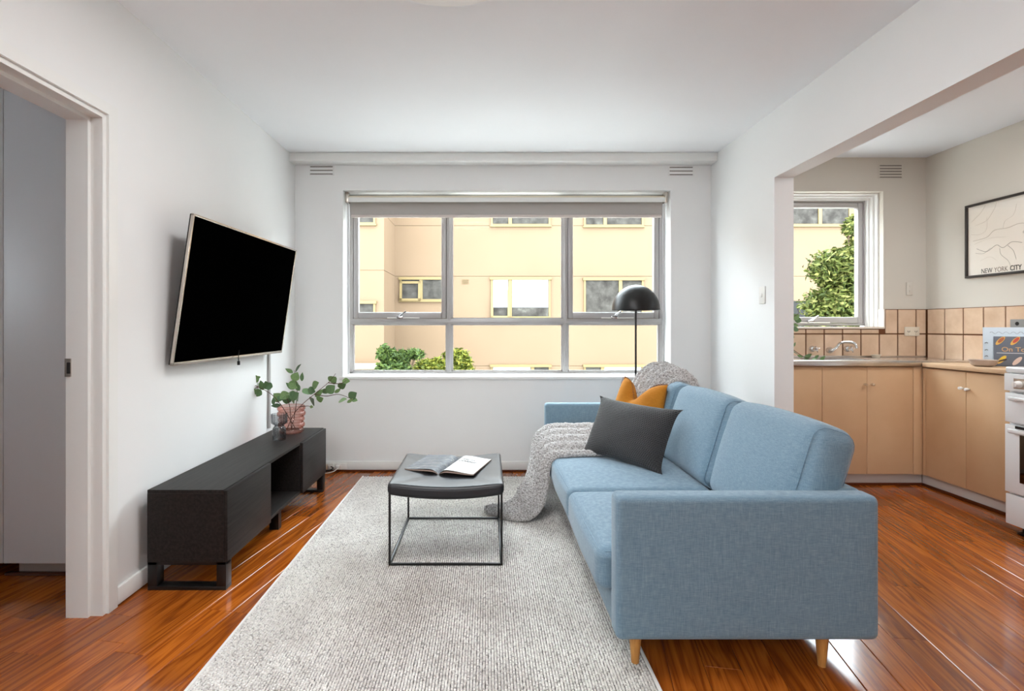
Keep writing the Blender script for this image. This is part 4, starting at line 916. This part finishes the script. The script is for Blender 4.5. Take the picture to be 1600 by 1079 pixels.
for cx, cz, a in ((.030, .162, M.bacon), (.098, .162, M.tomato), (.166, .162, M.avocado), (.035, .042, M.egg), (.105, .036, M.ham), (.17, .036, M.bacon)): slice_(cx, cz, M.toast if a not in (M.ham,) else M.ham, a)
b2, mt2 = book('ring_binder', 3.212, 3.38, 3.425, .24, .015, 4, None, 'pale blue ring bound recipe book standing behind the slate cookbook')
obj('cover', B().box(-.012, .205, 0, .014, .002, .247, .001).xf(mt2), M.book_blue, b2)
for z in (.06, .10, .145): obj('ring', B().tube([mt2 @ Vector((-.004, -.004, z)), mt2 @ Vector((.004, -.010, z + .004)), mt2 @ Vector((.010, -.004, z))], .0022, 6), M.book_ring, b2)
wv2 = [(.02 + .17 * i / 40, .212 + .006 * math.sin(i * .8)) for i in range(41)]
obj('wave_print', B().tube([mt2 @ Vector((x, -.0004, z)) for x, z in wv2], .0008, 4), M.book_slate, b2, 0)
sb = obj('stone_board', B().box(XK - .034, XK - .016, 3.18, 3.452, wz, 1.170, .003).xf(Matrix.Translation((0, 0, 0))), M.stone_board, None); tag(sb, 'grey stone board with a round hole leaning on the kitchen tiles', 'board')
obj('hang_hole', B().lathe([(0, -.0352), (.012, -.0352), (.012, -.0330), (0, -.0330)], (XK, 3.405, 1.142), 20, 'X'), M.dark_gap, sb)
# kitchen leaf sprigs behind the wall end
kp = thing('sprig_vase', (2.12, 3.92, ST_Z), 'leafy green sprigs trailing at the sink beside the wall end', 'sprigs')
base = Vector((2.12, 3.92, ST_Z + .0008))
obj('vase', B().lathe([(0, 0), (.035, 0), (.04, .05), (.02, .10), (.02, .13), (.017, .13), (.017, .1), (.036, .05), (.032, .004), (0, .004)], base, 24), M.smoke_glass, kp)
q = lambda x, y, z=3.86: P(x, y, z)
branch(kp, [base + Vector((0, 0, .02)), base + Vector((.01, -.02, .16)), q(1232, 500), q(1247, 490), q(1246, 482)], 0)
branch(kp, [base + Vector((0, 0, .02)), base + Vector((.03, -.02, .15)), q(1238, 545), q(1262, 560), q(1287, 564)], 0)
for x, y, s, kd in ((1243, 495, 11, 0), (1247, 500, 9, 0), (1242, 507, 8, 1), (1243, 514, 9, 0), (1241, 538, 7, 0), (1243, 551, 10, 0), (1250, 556, 8, 1), (1262, 556, 11, 0), (1272, 561, 11, 1), (1285, 560, 10, 1), (1258, 562, 9, 1), (1276, 557, 8, 1), (1236, 525, 10, 0)):
    dv = Vector((rl.uniform(-.3, 1), rl.uniform(-.5, .2), rl.uniform(-.4, .6))); add_leaf(kp, q(x, y) - dv.normalized() * s * .5 * 3.86 / F, dv, s * 3.86 / F * 1.1, 'round' if kd == 0 else 'long')
# ---------------------------------------------------------------- stove
sx0, sx1, sy0, sy1 = 2.838, XK - .012, SK - .54, SK
sv_ = thing('gas_stove', ((sx0 + sx1) / 2, (sy0 + sy1) / 2, 0), 'white upright gas stove at the end of the worktop', 'stove')
obj('body', B().box(sx0 + .03, sx1, sy0, sy1, .05, .875, .003), M.white_enamel, sv_)
obj('cooktop', B().box(sx0 + .004, sx1, sy0, sy1, .872, .905, .010, 3), M.white_enamel, sv_)
fascia = obj('control_panel', B().box(sx0, sx0 + .03, sy0, sy1, .775, .870, .004), M.white_enamel, sv_)
for i in range(5):
    y = sy1 - .085 - i * .095
    kn_ = obj('knob', B().lathe([(0, -.030), (.014, -.030), (.016, -.022), (.019, -.004), (.019, 0), (0, 0)], (sx0, y, .815), 20, 'X').box(sx0 - .034, sx0 - .026, y - .004, y + .004, .80, .83, .001), M.white_plastic, fascia)
obj('knob_plate', B().box(sx0 - .0015, sx0, sy0 + .06, sy1 - .055, .79, .845), M.silver_trim, fascia, 0)
gd = obj('grill_door', B().box(sx0 + .002, sx0 + .03, sy0 + .002, sy1 - .002, .605, .765, .004), M.white_enamel, sv_)
obj('handle', B().box(sx0 - .028, sx0 - .014, sy0 + .04, sy1 - .045, .728, .746, .006).box(sx0 - .022, sx0 + .004, sy0 + .03, sy0 + .05, .725, .744, .003).box(sx0 - .022, sx0 + .004, sy1 - .065, sy1 - .045, .725, .744, .003), M.white_enamel, gd)
od = obj('oven_door', B().box(sx0 + .002, sx0 + .03, sy0 + .002, sy1 - .002, .225, .592, .004), M.white_enamel, sv_)
obj('door_window', B().box(sx0 - .0005, sx0 + .0035, sy0 + .08, sy1 - .085, .29, .545, .0018), M.oven_glass, od)
obj('handle', B().box(sx0 - .030, sx0 - .015, sy0 + .04, sy1 - .045, .552, .574, .006).box(sx0 - .024, sx0 + .004, sy0 + .03, sy0 + .05, .55, .572, .003).box(sx0 - .024, sx0 + .004, sy1 - .065, sy1 - .045, .55, .572, .003), M.white_enamel, od)
obj('vent_gap', B().box(sx0 + .001, sx0 + .0022, sy0 + .06, sy1 - .06, .575, .59), M.dark_gap, od, 0)
obj('storage_drawer', B().box(sx0 + .004, sx0 + .03, sy0 + .004, sy1 - .004, .052, .215, .004), M.white_enamel, sv_)
for x in (sx0 + .07, sx1 - .08):
    for y in (sy0 + .05, sy1 - .05): obj('foot', B().lathe([(0, 0), (.035, 0), (.035, .008), (.014, .014), (.014, .052), (0, .052)], (x, y, 0), 20), M.black_plastic, sv_)
for x in (sx0 + .16, sx0 + .42):
    for y in (sy0 + .14, sy1 - .14):
        bu = obj('burner', B().lathe([(0, .905), (.045, .905), (.045, .914), (.03, .922), (0, .922)], (x, y, 0), 24), M.black_metal, sv_)
        t = B()
        for a in (45, 135, 225, 315):
            ca, sa = math.cos(R(a)), math.sin(R(a)); t.tube([(x + .11 * ca, y + .11 * sa, .907), (x + .10 * ca, y + .10 * sa, .932), (x + .03 * ca, y + .03 * sa, .932)], .005, 6)
        t.tube([(x + .105 * math.cos(2 * math.pi * i / 24), y + .105 * math.sin(2 * math.pi * i / 24), .911) for i in range(24)], .0045, 6, True)
        obj('trivet', t, M.black_metal, bu)
# ---------------------------------------------------------------- unseen fill lamps added to brighten the rooms (above and behind the viewer)
def fill_lamp(x, y, power, size, label):
    t = thing('fill_lamp', (x, y, CEIL - .09), label, 'lamp')
    obj('base', B().lathe([(0, CEIL - .0005), (size * .5, CEIL - .0005), (size * .5, CEIL - .02), (0, CEIL - .02)], (x, y, 0), 40), M.white_plastic, t)
    d = bpy.data.lights.new('fill_light', 'AREA'); d.shape = 'DISK'; d.size = size; d.energy = power; d.color = (1, 1, 1)
    o = bpy.data.objects.new('fill_light', d); COL.objects.link(o); o.parent = t; o.location = (0, 0, .055)
fill_lamp(-.15, 1.86, FILL_W, .6, 'unseen flat round fill light added on the living room ceiling')  # added out of frame to lift the living room walls
ul = thing('fill_uplighter', (-1.0, -1.6, 0), 'unseen tall uplighter added behind the viewer as fill light', 'lamp')  # added out of frame to brighten the ceiling
obj('base', B().lathe([(0, 0), (.14, 0), (.14, .02), (0, .025)], (-1.0, -1.6, 0), 32), M.black_metal, ul); obj('pole', B().lathe([(0, .02), (.012, .02), (.012, 1.55), (0, 1.55)], (-1.0, -1.6, 0), 12), M.black_metal, ul)
obj('bowl', B().lathe([(0, 1.55), (.05, 1.55), (.2, 1.66), (.195, 1.665), (.05, 1.56), (0, 1.56)], (-1.0, -1.6, 0), 32), M.black_metal, ul)
ud = bpy.data.lights.new('fill_uplight', 'AREA'); ud.shape = 'DISK'; ud.size = .3; ud.energy = FILL_UP; ud.color = (.94, .98, 1)
uo = bpy.data.objects.new('fill_uplight', ud); COL.objects.link(uo); uo.parent = ul; uo.location = (0, 0, 1.64); uo.rotation_euler = (R(180), 0, 0)
fill_lamp(2.95, 2.55, FILL_K, .36, 'unseen flat round fill light added on the kitchen ceiling')  # added out of frame to brighten the kitchen
